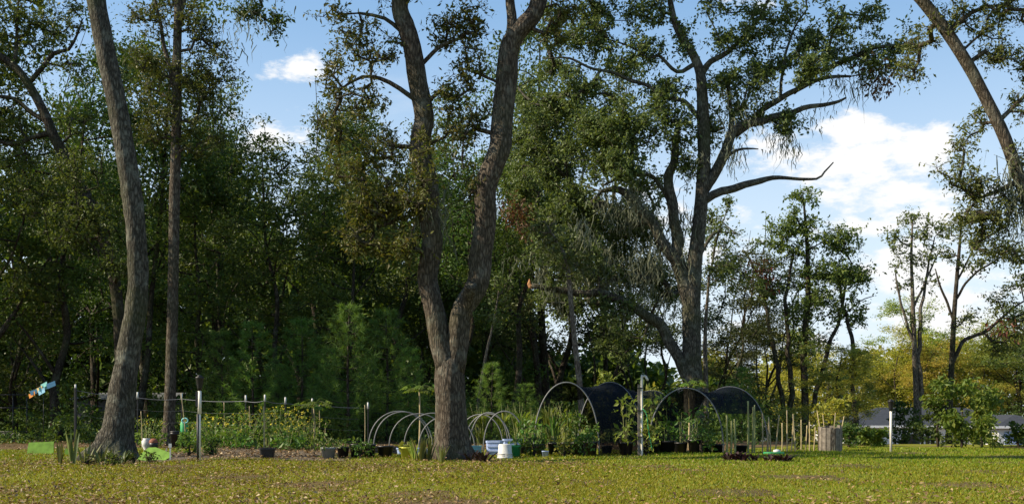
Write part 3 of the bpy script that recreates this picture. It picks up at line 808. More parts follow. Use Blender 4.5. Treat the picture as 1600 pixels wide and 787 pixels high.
PROTO = {
    'A1': proto(101, lo=.28, R=4.6), 'A2': proto(102, lo=.24, R=4.4, lean=.1, nmass=30),
    'B1': proto(103, lo=.22, R=3.2, nmass=28, ncl=220, top_sparse=.8), 'B2': proto(104, lo=.32, R=3.4, lean=.12, ncl=190, top_sparse=.7),
    'C1': proto(105, lo=.06, R=3.8, nmass=34, ncl=300, r0=.18, top_sparse=.4), 'C2': proto(106, lo=.10, R=4.2, nmass=34, ncl=300, r0=.2),
    'D1': proto(107, lo=.38, R=2.8, lean=.12, nmass=18, ncl=90, r0=.15, top_sparse=.2), 'D2': proto(108, lo=.34, R=3.0, lean=.1, nmass=20, ncl=100, r0=.13, multi=3),
}
PH = 18.0
rng = np.random.default_rng(77)
def place_tree(px, D, top, kind, label, group, name='oak_tree', leafm=None, bark=None, wide=1.0, cat='tree'):
    b = ground_at(px, D)
    h = EYE + (HORIZON - top) / F * D - b[2]
    s = h / PH
    r = empty(name, b, label, cat, group)
    r.rotation_euler = (0, 0, float(rng.uniform(0, 6.28)))
    ws = wide * (s * .55 + .45)
    r.scale = (ws, ws, s)
    for part, me, mt in (('trunk', PROTO[kind][0], bark), ('crown', PROTO[kind][1], leafm)):
        o = link(part, me, r)
        if mt is not None:
            o.material_slots[0].link = 'OBJECT'
            o.material_slots[0].material = mt
    return r
WOOD = 'oaks of the dark wood'
for a in [
    (-70, 46, -60, 'A2', 'dark oak at the left edge of the wood, beyond the crooked limbs'),
    (25, 50, 190, 'C1', 'dark leafy oak behind the black metal trellis'),
    (92, 47, 150, 'A1', 'dark oak between the whirligig and the curving mossy trunk'),
    (62, 62, -40, 'D2', 'narrow oak deeper in the wood above the fallen log'),
    (150, 58, 170, 'C2', 'broad leafy oak right behind the curving mossy trunk'),
    (205, 48, -40, 'D1', 'oak between the curving mossy trunk and the slim trunk'),
    (240, 60, 60, 'B2', 'oak deep in the wood above the grey shed'),
    (312, 50, 215, 'C1', 'dense oak directly behind the solar torch post'),
    (345, 62, 110, 'B1', 'narrow oak deep in the wood right of the solar torch post'),
    (372, 56, 118, 'D1', 'airy oak with blue sky around its top, above the flowering mustard'),
    (415, 62, 120, 'D2', 'thin topped oak under the open patch of sky'),
    (436, 50, 222, 'C2', 'low dense oak beneath the open patch of sky'),
    (478, 55, 190, 'A1', 'oak left of the forked oak with sky glimpsed through its branches'),
    (520, 60, 150, 'B2', 'oak in shade behind the bronze foliage of the forked oak'),
    (562, 50, 250, 'C1', 'low dark oak behind the young pines'),
    (612, 58, 200, 'A2', 'oak showing between the bronze foliage and the forked oak'),
    (655, 64, 170, 'B1', 'narrow oak hidden behind the left stem of the forked oak'),
    (716, 54, 140, 'D1', 'airy oak seen inside the fork of the big oak'),
    (752, 62, 190, 'C2', 'dense oak just behind the right stem of the forked oak'),
    (792, 52, 260, 'B2', 'oak right of the forked oak near the brown withered leaves'),
    (838, 60, 200, 'A1', 'leafy oak behind the pale leaning sapling'),
    (852, 62, 40, 'B1', 'tall narrow oak filling the sky right of the forked oak'),
    (925, 66, 80, 'D1', 'tall airy oak behind the live oak crown'),
    (880, 66, 190, 'A1', 'tall oak deep behind the broken low limb'),
    (942, 58, 330, 'D2', 'low open oak under the live oak, left of the hooked pipe'),
    (985, 66, 300, 'D2', 'thin stemmed oak behind the live oak, light showing through'),
    (1030, 60, 400, 'D1', 'small open oak hidden behind the live oak trunk'),
    (1060, 70, 350, 'D1', 'airy slim oak behind the live oak trunk'),
    (1118, 64, 330, 'D2', 'thin stemmed oak directly right of the live oak trunk'),
    (1148, 56, 385, 'D1', 'airy slim oak behind the right end of the shade tunnel'),
    (1182, 66, 345, 'D2', 'thin stemmed oak between live oak and the dark stem clump'),
    (1120, 58, 520, 'C2', 'low bushy oak behind the shade tunnel end'),
    (1205, 62, 500, 'C1', 'low bushy oak left of the dark stem clump'),
]:
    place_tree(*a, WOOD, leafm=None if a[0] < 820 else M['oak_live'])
FAR = 'sunlit trees by the far house'
for a in [
    (1302, 46, 545, 'C1', 'yellow leaved small tree above the bundle of grey canes', 'yellow', 1.0),
    (1338, 70, 560, 'C2', 'dark green bushy tree left of the grey house roof', 'oak', .45),
    (1392, 124, 520, 'C1', 'golden tree rising behind the grey house roof', 'yellow', 1.5),
    (1420, 134, 470, 'A1', 'rounded green tree behind the golden tree', 'light', 1.3),
    (1462, 126, 530, 'C2', 'yellow green tree behind the thin forked oak', 'yellow', 1.5),
    (1508, 130, 500, 'A2', 'light green tree over the house, left of the drooping limb', 'light', 1.4),
    (1548, 122, 530, 'C1', 'yellow green bushy tree under the drooping limb', 'light', 1.4),
    (1592, 119, 470, 'A1', 'broad green tree at the right edge behind the house', 'light', 1.4),
    (1650, 108, 440, 'C2', 'broad green tree closing the view on the right', 'oak', 1.4),
    (1362, 128, 545, 'C2', 'golden tree just left of the house roof ridge', 'yellow', 1.5),
    (1440, 120, 540, 'C1', 'golden tree peeping over the roof between the two forked stems', 'yellow', 1.5),
    (1528, 119, 548, 'C2', 'golden tree above the garage wing', 'yellow', 1.5),
    (1575, 124, 505, 'A2', 'tall light green tree between garage and right edge', 'light', 1.4),
    (1232, 88, 520, 'C1', 'golden green tree behind the dark stem clump', 'yellow', 1.4),
    (1150, 92, 540, 'C2', 'golden green tree seen through the stems right of the live oak', 'yellow', 1.4),
    (1290, 122, 545, 'A2', 'yellow green tree far behind the cane bundle', 'yellow', 1.3),
]:
    place_tree(a[0], a[1], a[2], a[3], a[4], FAR, leafm=M[a[5]], wide=a[6])
# unseen oaks added left of the picture to shade the lawn and wood edge
for (x, y, s, k) in [(-24, 44, 1.2, 'A1'), (-31, 52, 1.15, 'C2'), (-38, 44, 1.2, 'C1'), (-44, 20.0, .95, 'D2'), (-34, 62, 1.2, 'C2'), (-46, 55, 1.1, 'A1')]:
    r = empty('oak_tree', (x, y, float(gz(x, y))), 'unseen oak added out of the picture to the left for its shade', 'tree', 'unseen shade oaks outside the left edge')
    r.scale = (s, s, s); r.rotation_euler = (0, 0, x * 1.7)
    link('trunk', PROTO[k][0], r); link('crown', PROTO[k][1], r)

# slim pale saplings
def sapling(label, D, pts, blobs, leafm=None, bark=None, seed=1):
    return hero('sapling', label, D, [pts], blobs, leafm or M['oak_live'], bark or M['bark_pale'], seed, leaf=(.15, .07), per=40, crad=.5, segs=9, rough=.05, flare=.2)
sapling('pale straight sapling standing between broken limb and shade tunnel', 42.0,
        [(912, 692, 12), (906, 600, 11), (898, 530, 10), (892, 470, 9), (886, 410, 7), (872, 380, 5), (850, 345, 3)],
        [(870, 380, 30, 24, 12), (895, 410, 30, 26, 12), (850, 350, 20, 16, 6)], seed=31)
sapling('thin pale sapling leaning right beside the forked oak trunk', 44.0,
        [(742, 690, 7), (748, 620, 6), (760, 550, 5), (772, 500, 4), (780, 450, 2)], [(778, 450, 24, 24, 8), (770, 500, 16, 16, 4)], seed=32)
sapling('thin pale trunk directly behind the live oak trunk', 50.0,
        [(1104, 688, 10), (1103, 600, 9), (1102, 520, 7), (1108, 430, 4)], [(1110, 430, 24, 24, 8)], seed=33)

# young pines
def pine_proto(seed, Ht=4.2):
    g = np.random.default_rng(seed)
    tb, nb = MB(), MB()
    tube(tb, *resample([[0, 0, -.1], [.05, .02, Ht * .5], [0, .05, Ht]], [.05, .035, .012], .3), 7)
    tips = []
    for k in range(11):
        z = Ht * (.12 + .84 * k / 10)
        L = (1 - k / 11.5) * 1.25 + .12
        for j in range(6):
            a = j / 6 * 6.28 + k * .7 + g.normal() * .2
            l = L * g.uniform(.7, 1.15)
            p = np.array([[0, 0, z], [cos(a) * l * .6, sin(a) * l * .6, z + l * .12], [cos(a) * l, sin(a) * l, z + l * .45]])
            pp, rr = resample(p, [.014, .01, .005], .15)
            tube(tb, pp, rr, 4, False)
            tips += [(q, unit(pp[min(i + 1, len(pp) - 1)] - pp[max(i - 1, 0)] + 1e-6)) for i, q in enumerate(pp) if i >= len(pp) * .3]
    tips.append((np.array([0, 0.05, Ht]), np.array([0, 0, 1.0])))
    c = np.array([t[0] for t in tips]); d = np.array([t[1] for t in tips])
    n = 24
    k = np.repeat(np.arange(len(c)), n)
    ax = unit(d[k] * .9 + g.standard_normal((len(k), 3)) * .75)
    L = g.uniform(.16, .3, (len(k), 1))
    sd = unit(np.cross(ax, g.standard_normal((len(k), 3)))) * .007
    b = c[k] + g.standard_normal((len(k), 3)) * .03
    V = np.stack([b - sd, b + sd, b + ax * L + np.array([0, 0, -.03])], 1)
    nb.add(V.reshape(-1, 3), None, np.arange(len(k) * 3).reshape(-1, 3))
    return tb.mesh('trunk', M['bark_dark'], True), nb.mesh('needles', M['pine'])
PINES = [pine_proto(201), pine_proto(202)]
for i, (px, D, top, lab) in enumerate([
    (345, 44, 520, 'young pine between solar torch post and first white capped fence post'),
    (396, 43, 505, 'young pine above the mustard bed, behind the white capped posts'),
    (436, 46, 570, 'small young pine low behind the wire fence'),
    (470, 44, 500, 'young pine at the right end of the wire fence'),
    (512, 46, 545, 'small young pine left of the two tallest pines'),
    (546, 42, 478, 'tallest young pine, left of the low hoops'),
    (580, 45, 560, 'young pine just above the first low hoop'),
    (604, 44, 485, 'tall young pine behind the papaya beside the forked oak'),
    (640, 46, 545, 'young pine nearest the left side of the forked oak trunk'),
    (768, 43, 568, 'young pine just right of the forked oak trunk'),
    (820, 43, 600, 'small young pine above the potted seedlings'),
    (1160, 50, 575, 'young pine behind the right end of the shade tunnel')]):
    b = ground_at(px, D)
    r = empty('young_pine', b, lab, 'pine', 'young pines before the wood')
    s = (EYE + (HORIZON - top) / F * D - b[2]) / 4.2
    r.scale = (max(s, .8) * 1.05,) * 2 + (s,); r.rotation_euler = (0, 0, i * 1.9)
    link('trunk', PINES[i % 2][0], r); link('needles', PINES[i % 2][1], r)

# masses nobody could count: the wood far behind, and the undergrowth along its edge
def mass(name, label, cat, n, fn, per, leaf, crad, mat, seed):
    g = np.random.default_rng(seed)
    c = fn(g, n)
    mb = MB()
    leaves(mb, cluster_points(c, crad * g.uniform(.6, 1.3, len(c)), per, g), leaf[0], leaf[1], g)
    return tag(mb.build(name, mat), label, cat, None, 'stuff')
def far_fn(g, n):
    px = g.uniform(-350, 1130, n); D = g.uniform(72, 98, n)
    x = (px - 800) / F * D
    top = np.interp(px, [-350, 350, 450, 700, 800, 880, 1130], [290, 290, 350, 330, 440, 560, 590]) + 40 * np.sin(px * .031) + 25 * np.sin(px * .083 + 1)
    zt = EYE + (HORIZON - top) / F * D
    z = zt * g.random(n) ** 1.5
    return np.stack([x, D, z + gz(x, D)], 1)
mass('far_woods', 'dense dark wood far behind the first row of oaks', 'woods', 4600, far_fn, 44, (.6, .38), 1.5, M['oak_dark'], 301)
def far2_fn(g, n):
    px = g.uniform(1080, 1800, n); D = g.uniform(125, 160, n)
    x = (px - 800) / F * D
    top = np.interp(px, [1080, 1330, 1420, 1800], [570, 560, 545, 520]) + 14 * np.sin(px * .05)
    zt = EYE + (HORIZON - top) / F * D
    b = gz(x, D)
    return np.stack([x, D, b + (zt - b) * g.random(n) ** .8], 1)
mass('far_treeline', 'hazy yellow green treeline beyond the neighbouring houses', 'woods', 900, far2_fn, 40, (.6, .36), 2.0, M['light'], 302)
def under_fn(g, n):
    px = g.uniform(-250, 1180, n)
    D = g.uniform(41, 62, n)
    x = (px - 800) / F * D
    k = np.sin(x * .9) * np.sin(D * .7 + x * .3)
    h = np.clip(.7 + 1.5 * k + (D - 41) * .06, .25, 2.6)
    return np.stack([x, D, gz(x, D) + h * g.random(n)], 1)
mass('undergrowth', 'shaded shrubs and weeds along the foot of the wood', 'undergrowth', 1500, under_fn, 45, (.15, .075), .45, M['oak_dark'], 303)
def under2_fn(g, n):
    px = g.uniform(1140, 1750, n); D = g.uniform(66, 92, n)
    x = (px - 800) / F * D
    h = np.clip(.2 + .7 * np.sin(x * .8) * np.sin(D * .5), .05, .8)
    return np.stack([x, D, gz(x, D) + h * g.random(n)], 1)
mass('low_shrubbery', 'low sunlit shrubs on the slope before the houses', 'shrubbery', 150, under2_fn, 40, (.2, .1), .45, M['light'], 304)

# ------------------------------------------------------------------ the houses beyond, the shed in the wood
def hip_house(name, label, px0, px1, D, z0, wall_h, depth, rise, windows, garage=None):
    """a low block house: wall, hipped roof (with fascia), windows (with frame and pane), doors"""
    xa, xb = (px0 - 800) / F * D, (px1 - 800) / F * D
    base = np.array([(xa + xb) / 2, D, z0])
    root = empty(name, base, label, 'house')
    w = xb - xa
    ov = .5
    m = MB(); box(m, (0, depth / 2, wall_h / 2 - .2), (w, depth, wall_h + .4))
    m.build('wall', M['house_wall'], root)
    a, b, y0, y1 = -w / 2 - ov, w / 2 + ov, -ov, depth + ov
    hh = (y1 - y0) / 2
    V = [[a, y0, wall_h + .16], [b, y0, wall_h + .16], [b, y1, wall_h + .16], [a, y1, wall_h + .16],
         [a + hh, (y0 + y1) / 2, wall_h + rise], [b - hh, (y0 + y1) / 2, wall_h + rise]]
    rf = MB().add(V, [[0, 1, 5, 4], [2, 3, 4, 5], [0, 3, 2, 1]], [[1, 2, 5], [3, 0, 4]]).build('roof', M['roof'], root)
    m = MB(); box(m, (0, y0 - .02, wall_h + .06), (b - a + .1, .05, .22)); box(m, (a - .02, depth / 2, wall_h + .06), (.05, y1 - y0, .22)); box(m, (b + .02, depth / 2, wall_h + .06), (.05, y1 - y0, .22))
    m.build('fascia', M['fascia'], rf)
    for (cx, cz, ww, wh, k) in windows:
        f = MB()
        for (ox, oz, sx, sz) in ((0, wh / 2, ww + .16, .09), (0, -wh / 2, ww + .2, .1), (-ww / 2, 0, .08, wh), (ww / 2, 0, .08, wh), (0, 0, .05, wh)):
            box(f, (cx + ox, -.03, cz + oz), (sx, .09, sz))
        fo = f.build('door' if k == 'door' else 'window', M['fascia'], root)
        g_ = MB(); box(g_, (cx, -.012, cz), (ww - .08, .03, wh - .08)); g_.build('pane', M['glass'], fo)
    if garage:
        gx, gw, gd = garage          # wing in front with a big door
        m = MB(); box(m, (gx, -gd / 2, wall_h / 2 - .2), (gw, gd, wall_h + .38)); m.build('garage_wing', M['house_wall'], root)
        a, b = gx - gw / 2 - ov, gx + gw / 2 + ov
        V = [[a, -gd - ov, wall_h + .14], [b, -gd - ov, wall_h + .14], [b, 2.5, wall_h + .14], [a, 2.5, wall_h + .14], [gx, -gd + gw / 2 - .2, wall_h + rise * .62], [gx, 2.5, wall_h + rise * .62]]
        r2 = MB().add(V, [[1, 2, 5, 4], [3, 0, 4, 5], [0, 3, 2, 1]], [[0, 1, 4], [2, 3, 5]]).build('garage_roof', M['roof'], root)
        m = MB(); box(m, (gx, -gd - ov - .02, wall_h + .05), (b - a + .1, .05, .22)); box(m, (a - .02, (2.5 - gd - ov) / 2 - 1.4, wall_h + .05), (.05, gd - .2, .22)); m.build('fascia', M['fascia'], r2)
        dr = MB()
        for k in range(4):
            box(dr, (gx, -gd - .03, .3 + k * .56), (gw - 1.1, .06, .53))
        dr.build('garage_door', M['garage'], root)
    return root
hip_house('house', 'white house with dark grey hipped roof and pale blue garage door, right side', 1318, 1620, 106.0, -2.52, 2.6, 10.0, 1.95,
          [(-6.6, 1.35, 1.6, 1.3, 'window'), (-3.2, 1.35, 1.3, 1.3, 'window'), (-1.0, 1.05, 1.0, 2.1, 'door'), (1.2, 1.35, 1.6, 1.3, 'window')], (6.0, 5.2, 5.0))
hip_house('house', 'second pale house glimpsed through the stems beyond the bamboo canes', 1120, 1248, 112.0, -2.5, 2.6, 8.0, 1.8,
          [(-2.4, 1.35, 1.5, 1.3, 'window'), (2.2, 1.35, 1.5, 1.3, 'window')])
b = ground_at(190, 66)
sh = empty('shed', b, 'long grey shed half hidden behind the mossy trunks in the wood', 'shed')
m = MB(); box(m, (0, 1.5, .95), (5.6, 3, 2.2)); m.build('wall', M['shed'], sh)
m = MB(); m.add([[-3, -.4, 2.07], [3, -.4, 2.07], [3, 3.3, 2.5], [-3, 3.3, 2.5], [-3, -.4, 2.13], [3, -.4, 2.13], [3, 3.3, 2.56], [-3, 3.3, 2.56]],
            [[0, 3, 2, 1], [4, 5, 6, 7], [0, 1, 5, 4], [1, 2, 6, 5], [2, 3, 7, 6], [3, 0, 4, 7]]); m.build('roof', M['tin'], sh)
for k in range(5):
    m = MB(); box(m, (-2.24 + k * 1.12, -.02, .93), (1.08, .03, 2.1)); m.build('panel', M['shed'], sh)

# ------------------------------------------------------------------ posts, lamps, fence
def straight(mb, a, b, r0, r1=None, segs=8):
    return tube(mb, np.array([a, b], float), [r0, r0 if r1 is None else r1], segs)
def torch_post(px, D, top_py, label, wrapped):
    b = ground_at(px, D)
    h = EYE + (HORIZON - top_py) / F * D - b[2]
    r = empty('solar_torch_post', b, label, 'lamp post')
    m = MB(); straight(m, (0, 0, -.1), (0, 0, h - .3), .028 if wrapped else .036, None, 10); m.build('pole', M['pipe_white'], r, True)
    if wrapped:
        m = MB(); straight(m, (-.035, -.02, -.1), (-.035, -.02, h * .56), .026, None, 8); m.build('stake', M['black_metal'], r, True)
        m = MB(); straight(m, (0, 0, h * .56), (0, 0, h - .32), .042, .04, 10); m.build('sleeve', M['pipe_white'], r, True)
        m = MB(); box(m, (-.06, 0, h - .5), (.05, .06, .34)); m.build('bracket', M['black_metal'], r)
    k = 1.0 if wrapped else .8
    m = MB(); lathe(m, [(0, 0), (.045, 0), (.055, .06), (.085, .26), (.095, .28), (.095, .3), (.02, .31), (0, .31)], 14, (0, 0, h - .31)); 
    hd = m.build('lamp_head', M['black_plastic'], r, True)
    m = MB(); lathe(m, [(0, 0), (.06, 0), (.055, .03), (0, .04)], 10, (0, 0, h - .005)); m.build('solar_cap', M['black_plastic'], hd, True)
    return r
torch_post(312, 24.6, 588, 'tall black headed solar torch on a white sleeved pole by the garden bed', True)
torch_post(1392, 32.0, 625, 'plain white pole with a small black lamp head before the far house', False)
b = ground_at(1001, 29.4)
r = empty('water_pipe_post', b, 'tall white standpipe with hooked top strapped to a wooden stake', 'standpipe')
m = MB(); tube(m, *resample([[.03, 0, -.1], [.03, 0, 1.0], [.03, 0, 2.05], [.06, 0, 2.11], [.13, 0, 2.11], [.19, 0, 2.0]], [.032] * 6, .06), 10); m.build('pipe', M['pipe_white'], r, True)
m = MB(); box(m, (-.05, .01, .9), (.06, .05, 2.0)); m.build('stake', M['stake'], r)
m = MB(); tube(m, *resample([[.05, -.02, 1.25], [.15, -.05, 1.1], [.2, -.06, .7], [.3, -.05, .15]], [.013] * 4, .06), 7); m.build('hose', M['green_plastic'], r, True)
for z in (.5, 1.2, 1.8):
    m = MB(); box(m, (-.01, -.0, z), (.16, .085, .025)); m.build('strap', M['black_metal'], r)

fb = ground_at(400, 37)
fence = empty('wire_fence', fb, 'thin wire fence on dark posts with white insulator caps round the garden', 'fence')
fposts = [(118, 37, 600), (215, 38, 612), (284, 38, 614), (384, 37, 617), (414, 36.5, 616), (446, 37.5, 620), (488, 38, 622), (575, 40, 628)]
tops = []
for (px, D, top) in fposts:
    g0 = ground_at(px, D); t0 = P(px, top, D)
    m = MB(); straight(m, (g0[0], g0[1], g0[2] - .1), (t0[0], t0[1], t0[2] - .12), .022 if px != 118 else .05, None, 6)
    po = m.build('post', M['black_metal'], fence, False, fb)
    m = MB(); straight(m, (t0[0], t0[1], t0[2] - .24), (t0[0], t0[1], t0[2]), .036, .03, 8); m.build('insulator_cap', M['white_plastic'], po, True, fb)
    tops.append((t0, g0))
for f in (0.1, .5, .9, 1.3):
    m = MB()
    pts = []
    for (a, _), (c, _) in zip(tops[:-1], tops[1:]):
        for t in np.linspace(0, 1, 6, endpoint=False):
            q = a * (1 - t) + c * t
            pts.append(q + [0, -.03, -.1 - f * 1.0 - .05 * sin(pi * t)])
    tube(m, np.array(pts), np.full(len(pts), .009 if f < .2 else .0025), 4, False)
    m.build('wire', M['galv'], fence, True, fb)

def cane(px, D, top, label, lean=0.0, r=.014, mat='cane', group='garden canes', name='bamboo_cane'):
    b = ground_at(px, D)
    h = EYE + (HORIZON - top) / F * D - b[2]
    m = MB()
    pts, rad = resample([[0, 0, -.08], [lean * h * .5 + .01, .01, h * .5], [lean * h, 0, h]], [r, r * .95, r * .75], .12)
    rad = rad * (1 + .12 * (np.arange(len(rad)) % 3 == 0))
    tube(m, pts, rad, 7)
    o = m.build(name, M[mat], None, True)
    o.location = b
    return tag(o, label, 'cane', group)
for a in [(350, 36, 628, 'thin cane standing in the mustard right of the solar torch'), (362, 34, 688, 'short leaning stick in the bare soil before the mustard', -.12),
          (389, 36.6, 634, 'brown cane beside the first white capped post', .01), (412, 27.5, 634, 'cane planted in the square black pot in front of the mustard'),
          (499, 36, 632, 'pale cane beneath the small papaya at the mustard end'), (505, 36, 660, 'short slanting cane right of the mustard end', .1),
          (222, 34, 642, 'thin cane between the mossy trunk and the slim trunk', -.03), (292, 33, 613, 'pale stick leaning against the slim oak trunk', -.1),
          (570, 38, 632, 'lone dark stick among the weeds left of the low hoops')]:
    cane(a[0], a[1], a[2], a[3], a[4] if len(a) > 4 else 0.0)
ci = 0
for (px, D, top, k, lab) in [(1142, 30.0, 648, 3, 'stout pale cane in the trio before the dark shade tunnel'), (1172, 30.4, 626, 2, 'thick cane under the bent end of the shade tunnel pipe'),
                             (1179, 30.2, 632, 1, 'slender cane standing alone beside the thick pair'), (1201, 31.0, 645, 4, 'whitish cane in the splayed sheaf right of the shade tunnel'),
                             (1236, 31.5, 640, 3, 'whitish cane in the sheaf before the dark stem clump'), (1255, 33, 655, 2, 'thin cane in the loose row left of the grey cane bundle'),
                             (1268, 33, 658, 2, 'thin cane in the loose row nearest the grey cane bundle'), (1222, 33, 660, 1, 'lone thin cane between the two whitish sheaves')]:
    for j in range(k):
        ci += 1
        word = [[''], ['left hand ', 'right hand '], ['leftmost ', 'middle ', 'rightmost '], ['leftmost ', 'second ', 'third ', 'rightmost ']][k - 1][j]
        cane(px + (j - (k - 1) / 2) * 6.5, D + .1 * (j % 2), top + 3 * ((j * 7) % 4), word + lab, lean=[.0, .07, -.06, .11][j % 4] * (1 if px > 1190 else .3), r=.030 if px < 1175 else .020,
             mat='cane_green' if px < 1180 else 'cane', group=lab.replace(' cane ', ' canes ', 1) if k > 1 else 'garden canes')
# the bundle of grey canes: staves set in a ring
b = ground_at(1297, 33.0)
r = empty('cane_bundle', b, 'grey round bundle of upright split staves at the lawn edge', 'stave bundle')
g = np.random.default_rng(8)
for k in range(16):
    a = k / 16 * 2 * pi
    h = .72 + .1 * g.random()
    m = MB(); box(m, (cos(a) * .33, sin(a) * .3, h / 2 - .03), (.115, .05, h), a + pi / 2); m.build('stave', M['stake'] if k % 4 else M['bark_pale'], r)
for j in range(7):
    a = j * 2.4
    m = MB(); straight(m, (cos(a) * .2, sin(a) * .2, 0), (cos(a) * .42, sin(a) * .4, 1.0 + .25 * g.random()), .012, .009, 6); m.build('cane', M['cane'], r, True)

# ------------------------------------------------------------------ hoops and shade tunnels
def hoop_pts(c, wx, h, rz=0.0, n=28, power=1.0):
    t = np.linspace(0, pi, n)
    x = -np.cos(t) * wx / 2
    z = np.sin(t) ** .82 * h
    z[0] = z[-1] = -.1
    return np.stack([c[0] + x * cos(rz), c[1] + x * sin(rz), c[2] + z], 1)
for i, (px, D, wpx, top, rz, lab) in enumerate([
    (624, 33.6, 96, 642, .1, 'first low hoop at the far left end of the row'), (630, 33.0, 92, 643, .1, 'second low hoop, nearly doubled with the first at left'),
    (654, 32.6, 92, 646, .05, 'third low hoop left of the forked oak trunk'), (676, 32.0, 90, 645, 0, 'fourth low hoop, half hidden by the forked oak trunk'),
    (698, 31.6, 88, 650, 0, 'fifth low hoop, right half behind the forked oak trunk'),
    (750, 33.0, 76, 647, -.3, 'low hoop mostly hidden behind the right side of the forked oak trunk'), (762, 32.4, 76, 646, -.3, 'low hoop emerging right from behind the forked oak trunk'), (764, 31.6, 62, 644, -.2, 'narrow low hoop before the blue crates'),
    (788, 30.8, 66, 642, -.1, 'nearest low hoop, at the right end of the row beside the white bucket')]):
    b = ground_at(px, D)
    h = EYE + (HORIZON - top) / F * D - b[2]
    m = MB(); tube(m, hoop_pts((0, 0, 0), wpx / F * D, h, rz), np.full(28, .018), 8)
    o = m.build('hoop', M['pipe'], None, True); o.location = b
    tag(o, lab, 'hoop', 'low plant hoops')
def tunnel(label, hoops, spans, seed):
    """hoops: (px, D, width px, top py, rz); cloth between successive hoops over the angle range of the span"""
    b = ground_at(hoops[0][0], hoops[0][1])
    root = empty('shade_tunnel', b, label, 'shade tunnel')
    P_ = []
    for (px, D, wpx, top, rz) in hoops:
        c = ground_at(px, D)
        h = EYE + (HORIZON - top) / F * D - c[2]
        pts = hoop_pts(c, wpx / F * D, h, rz, 41)
        m = MB(); tube(m, pts, np.full(41, .018), 8); m.build('hoop', M['pipe'], root, True, b)
        P_.append(pts)
    g = np.random.default_rng(seed)
    for (i, j, a0, a1) in spans:
        k0, k1 = int(a0 * 40), int(a1 * 40)
        A, B = P_[i][k0:k1 + 1], P_[j][k0:k1 + 1]
        nu = 13
        V = []
        for t in np.linspace(0, 1, nu):
            q = A * (1 - t) + B * t
            c = (P_[i][20] * (1 - t) + P_[j][20] * t); c[2] = .9
            q = c + (q - c) * 1.012
            s = 4 * t * (1 - t)
            q[:, 2] -= s * .16 * np.sin(np.linspace(a0, a1, len(q)) * pi)
            q += g.standard_normal(q.shape) * .012 * (s > .01)
            V.append(q)
        V = np.array(V); nv = V.shape[1]
        ii = np.arange(nu - 1)[:, None] * nv; jj = np.arange(nv - 1)[None, :]
        Q = np.stack([ii + jj, ii + jj + 1, ii + nv + jj + 1, ii + nv + jj], -1).reshape(-1, 4)
        MB().add(V.reshape(-1, 3), Q).build('shade_cloth', M['cloth'], root, True, b)
    return root
tunnel('dark shade cloth tunnel on tall arched pipes, left of the hooked standpipe', [(885, 29.6, 102, 597, .0), (953, 31.6, 100, 597, -.05), (1018, 33.6, 98, 610, -.05)],
       [(0, 1, .28, 1.0), (1, 2, .1, 1.0)], 1)
tunnel('second shade tunnel with sagging dark cloth, right of the hooked standpipe', [(1072, 30.2, 118, 606, .05), (1140, 31.6, 122, 604, .05)], [(0, 1, .15, .80)], 2)

# ------------------------------------------------------------------ pots and the plants in them
def pot_mesh(m, r, h, round_=True):
    prof = [(0, .0), (r * .78, .0), (r * .97, h * .86), (r * 1.04, h * .87), (r * 1.04, h), (r * .93, h), (r * .9, h * .82), (0, h * .8)]
    lathe(m, prof, 22 if round_ else 32, power=1.0 if round_ else 6.0)
def broad_leaves(mb, g, n, h0, h1, spread, L, Wd, cx=0, cy=0):
    z = g.uniform(h0, h1, n)
    a = g.uniform(0, 2 * pi, n); d = spread * np.sqrt(g.random(n))
    leaves(mb, np.stack([cx + np.cos(a) * d, cy + np.sin(a) * d, z], 1), L, Wd, g, up=.8, droop=.4)
def straps(mb, g, n, h, spread, wd, bend=.3, c=(0, 0, 0), segs=4):
    """upright or arching strap leaves from one crown"""
    for k in range(n):
        a = g.uniform(0, 2 * pi); L = h * g.uniform(.65, 1.1)
        o = np.asarray(c) + np.array([cos(a), sin(a), 0]) * spread * .35 * g.random()
        dr = np.array([cos(a), sin(a), 0]) * spread * g.uniform(.3, 1)
        sd = np.array([-sin(a + g.normal() * .6), cos(a + g.normal() * .6), 0])
        V = []
        for i in range(segs + 1):
            t = i / segs
            p = o + dr * (t ** (1 + bend)) + np.array([0, 0, L * (t - bend * .6 * t ** 3)])
            w = wd * (.55 + .9 * t * (1 - t) * 2) * (1 - t ** 6) + .002
            V += [p - sd * w, p + sd * w]
        Q = [[2 * i, 2 * i + 1, 2 * i + 3, 2 * i + 2] for i in range(segs)]
        mb.add(np.array(V), Q)
def stems(mb, g, n, h, spread, r=.01, c=(0, 0, 0)):
    for k in range(n):
        a = g.uniform(0, 2 * pi); s = spread * g.random()
        o = np.asarray(c) + [cos(a) * s * .4, sin(a) * s * .4, 0]
        tube(mb, *resample([o, o + [cos(a) * s * .3, sin(a) * s * .3, h * .5], o + [cos(a) * s, sin(a) * s, h * g.uniform(.8, 1)]], [r, r * .8, r * .4], .2), 5, False)
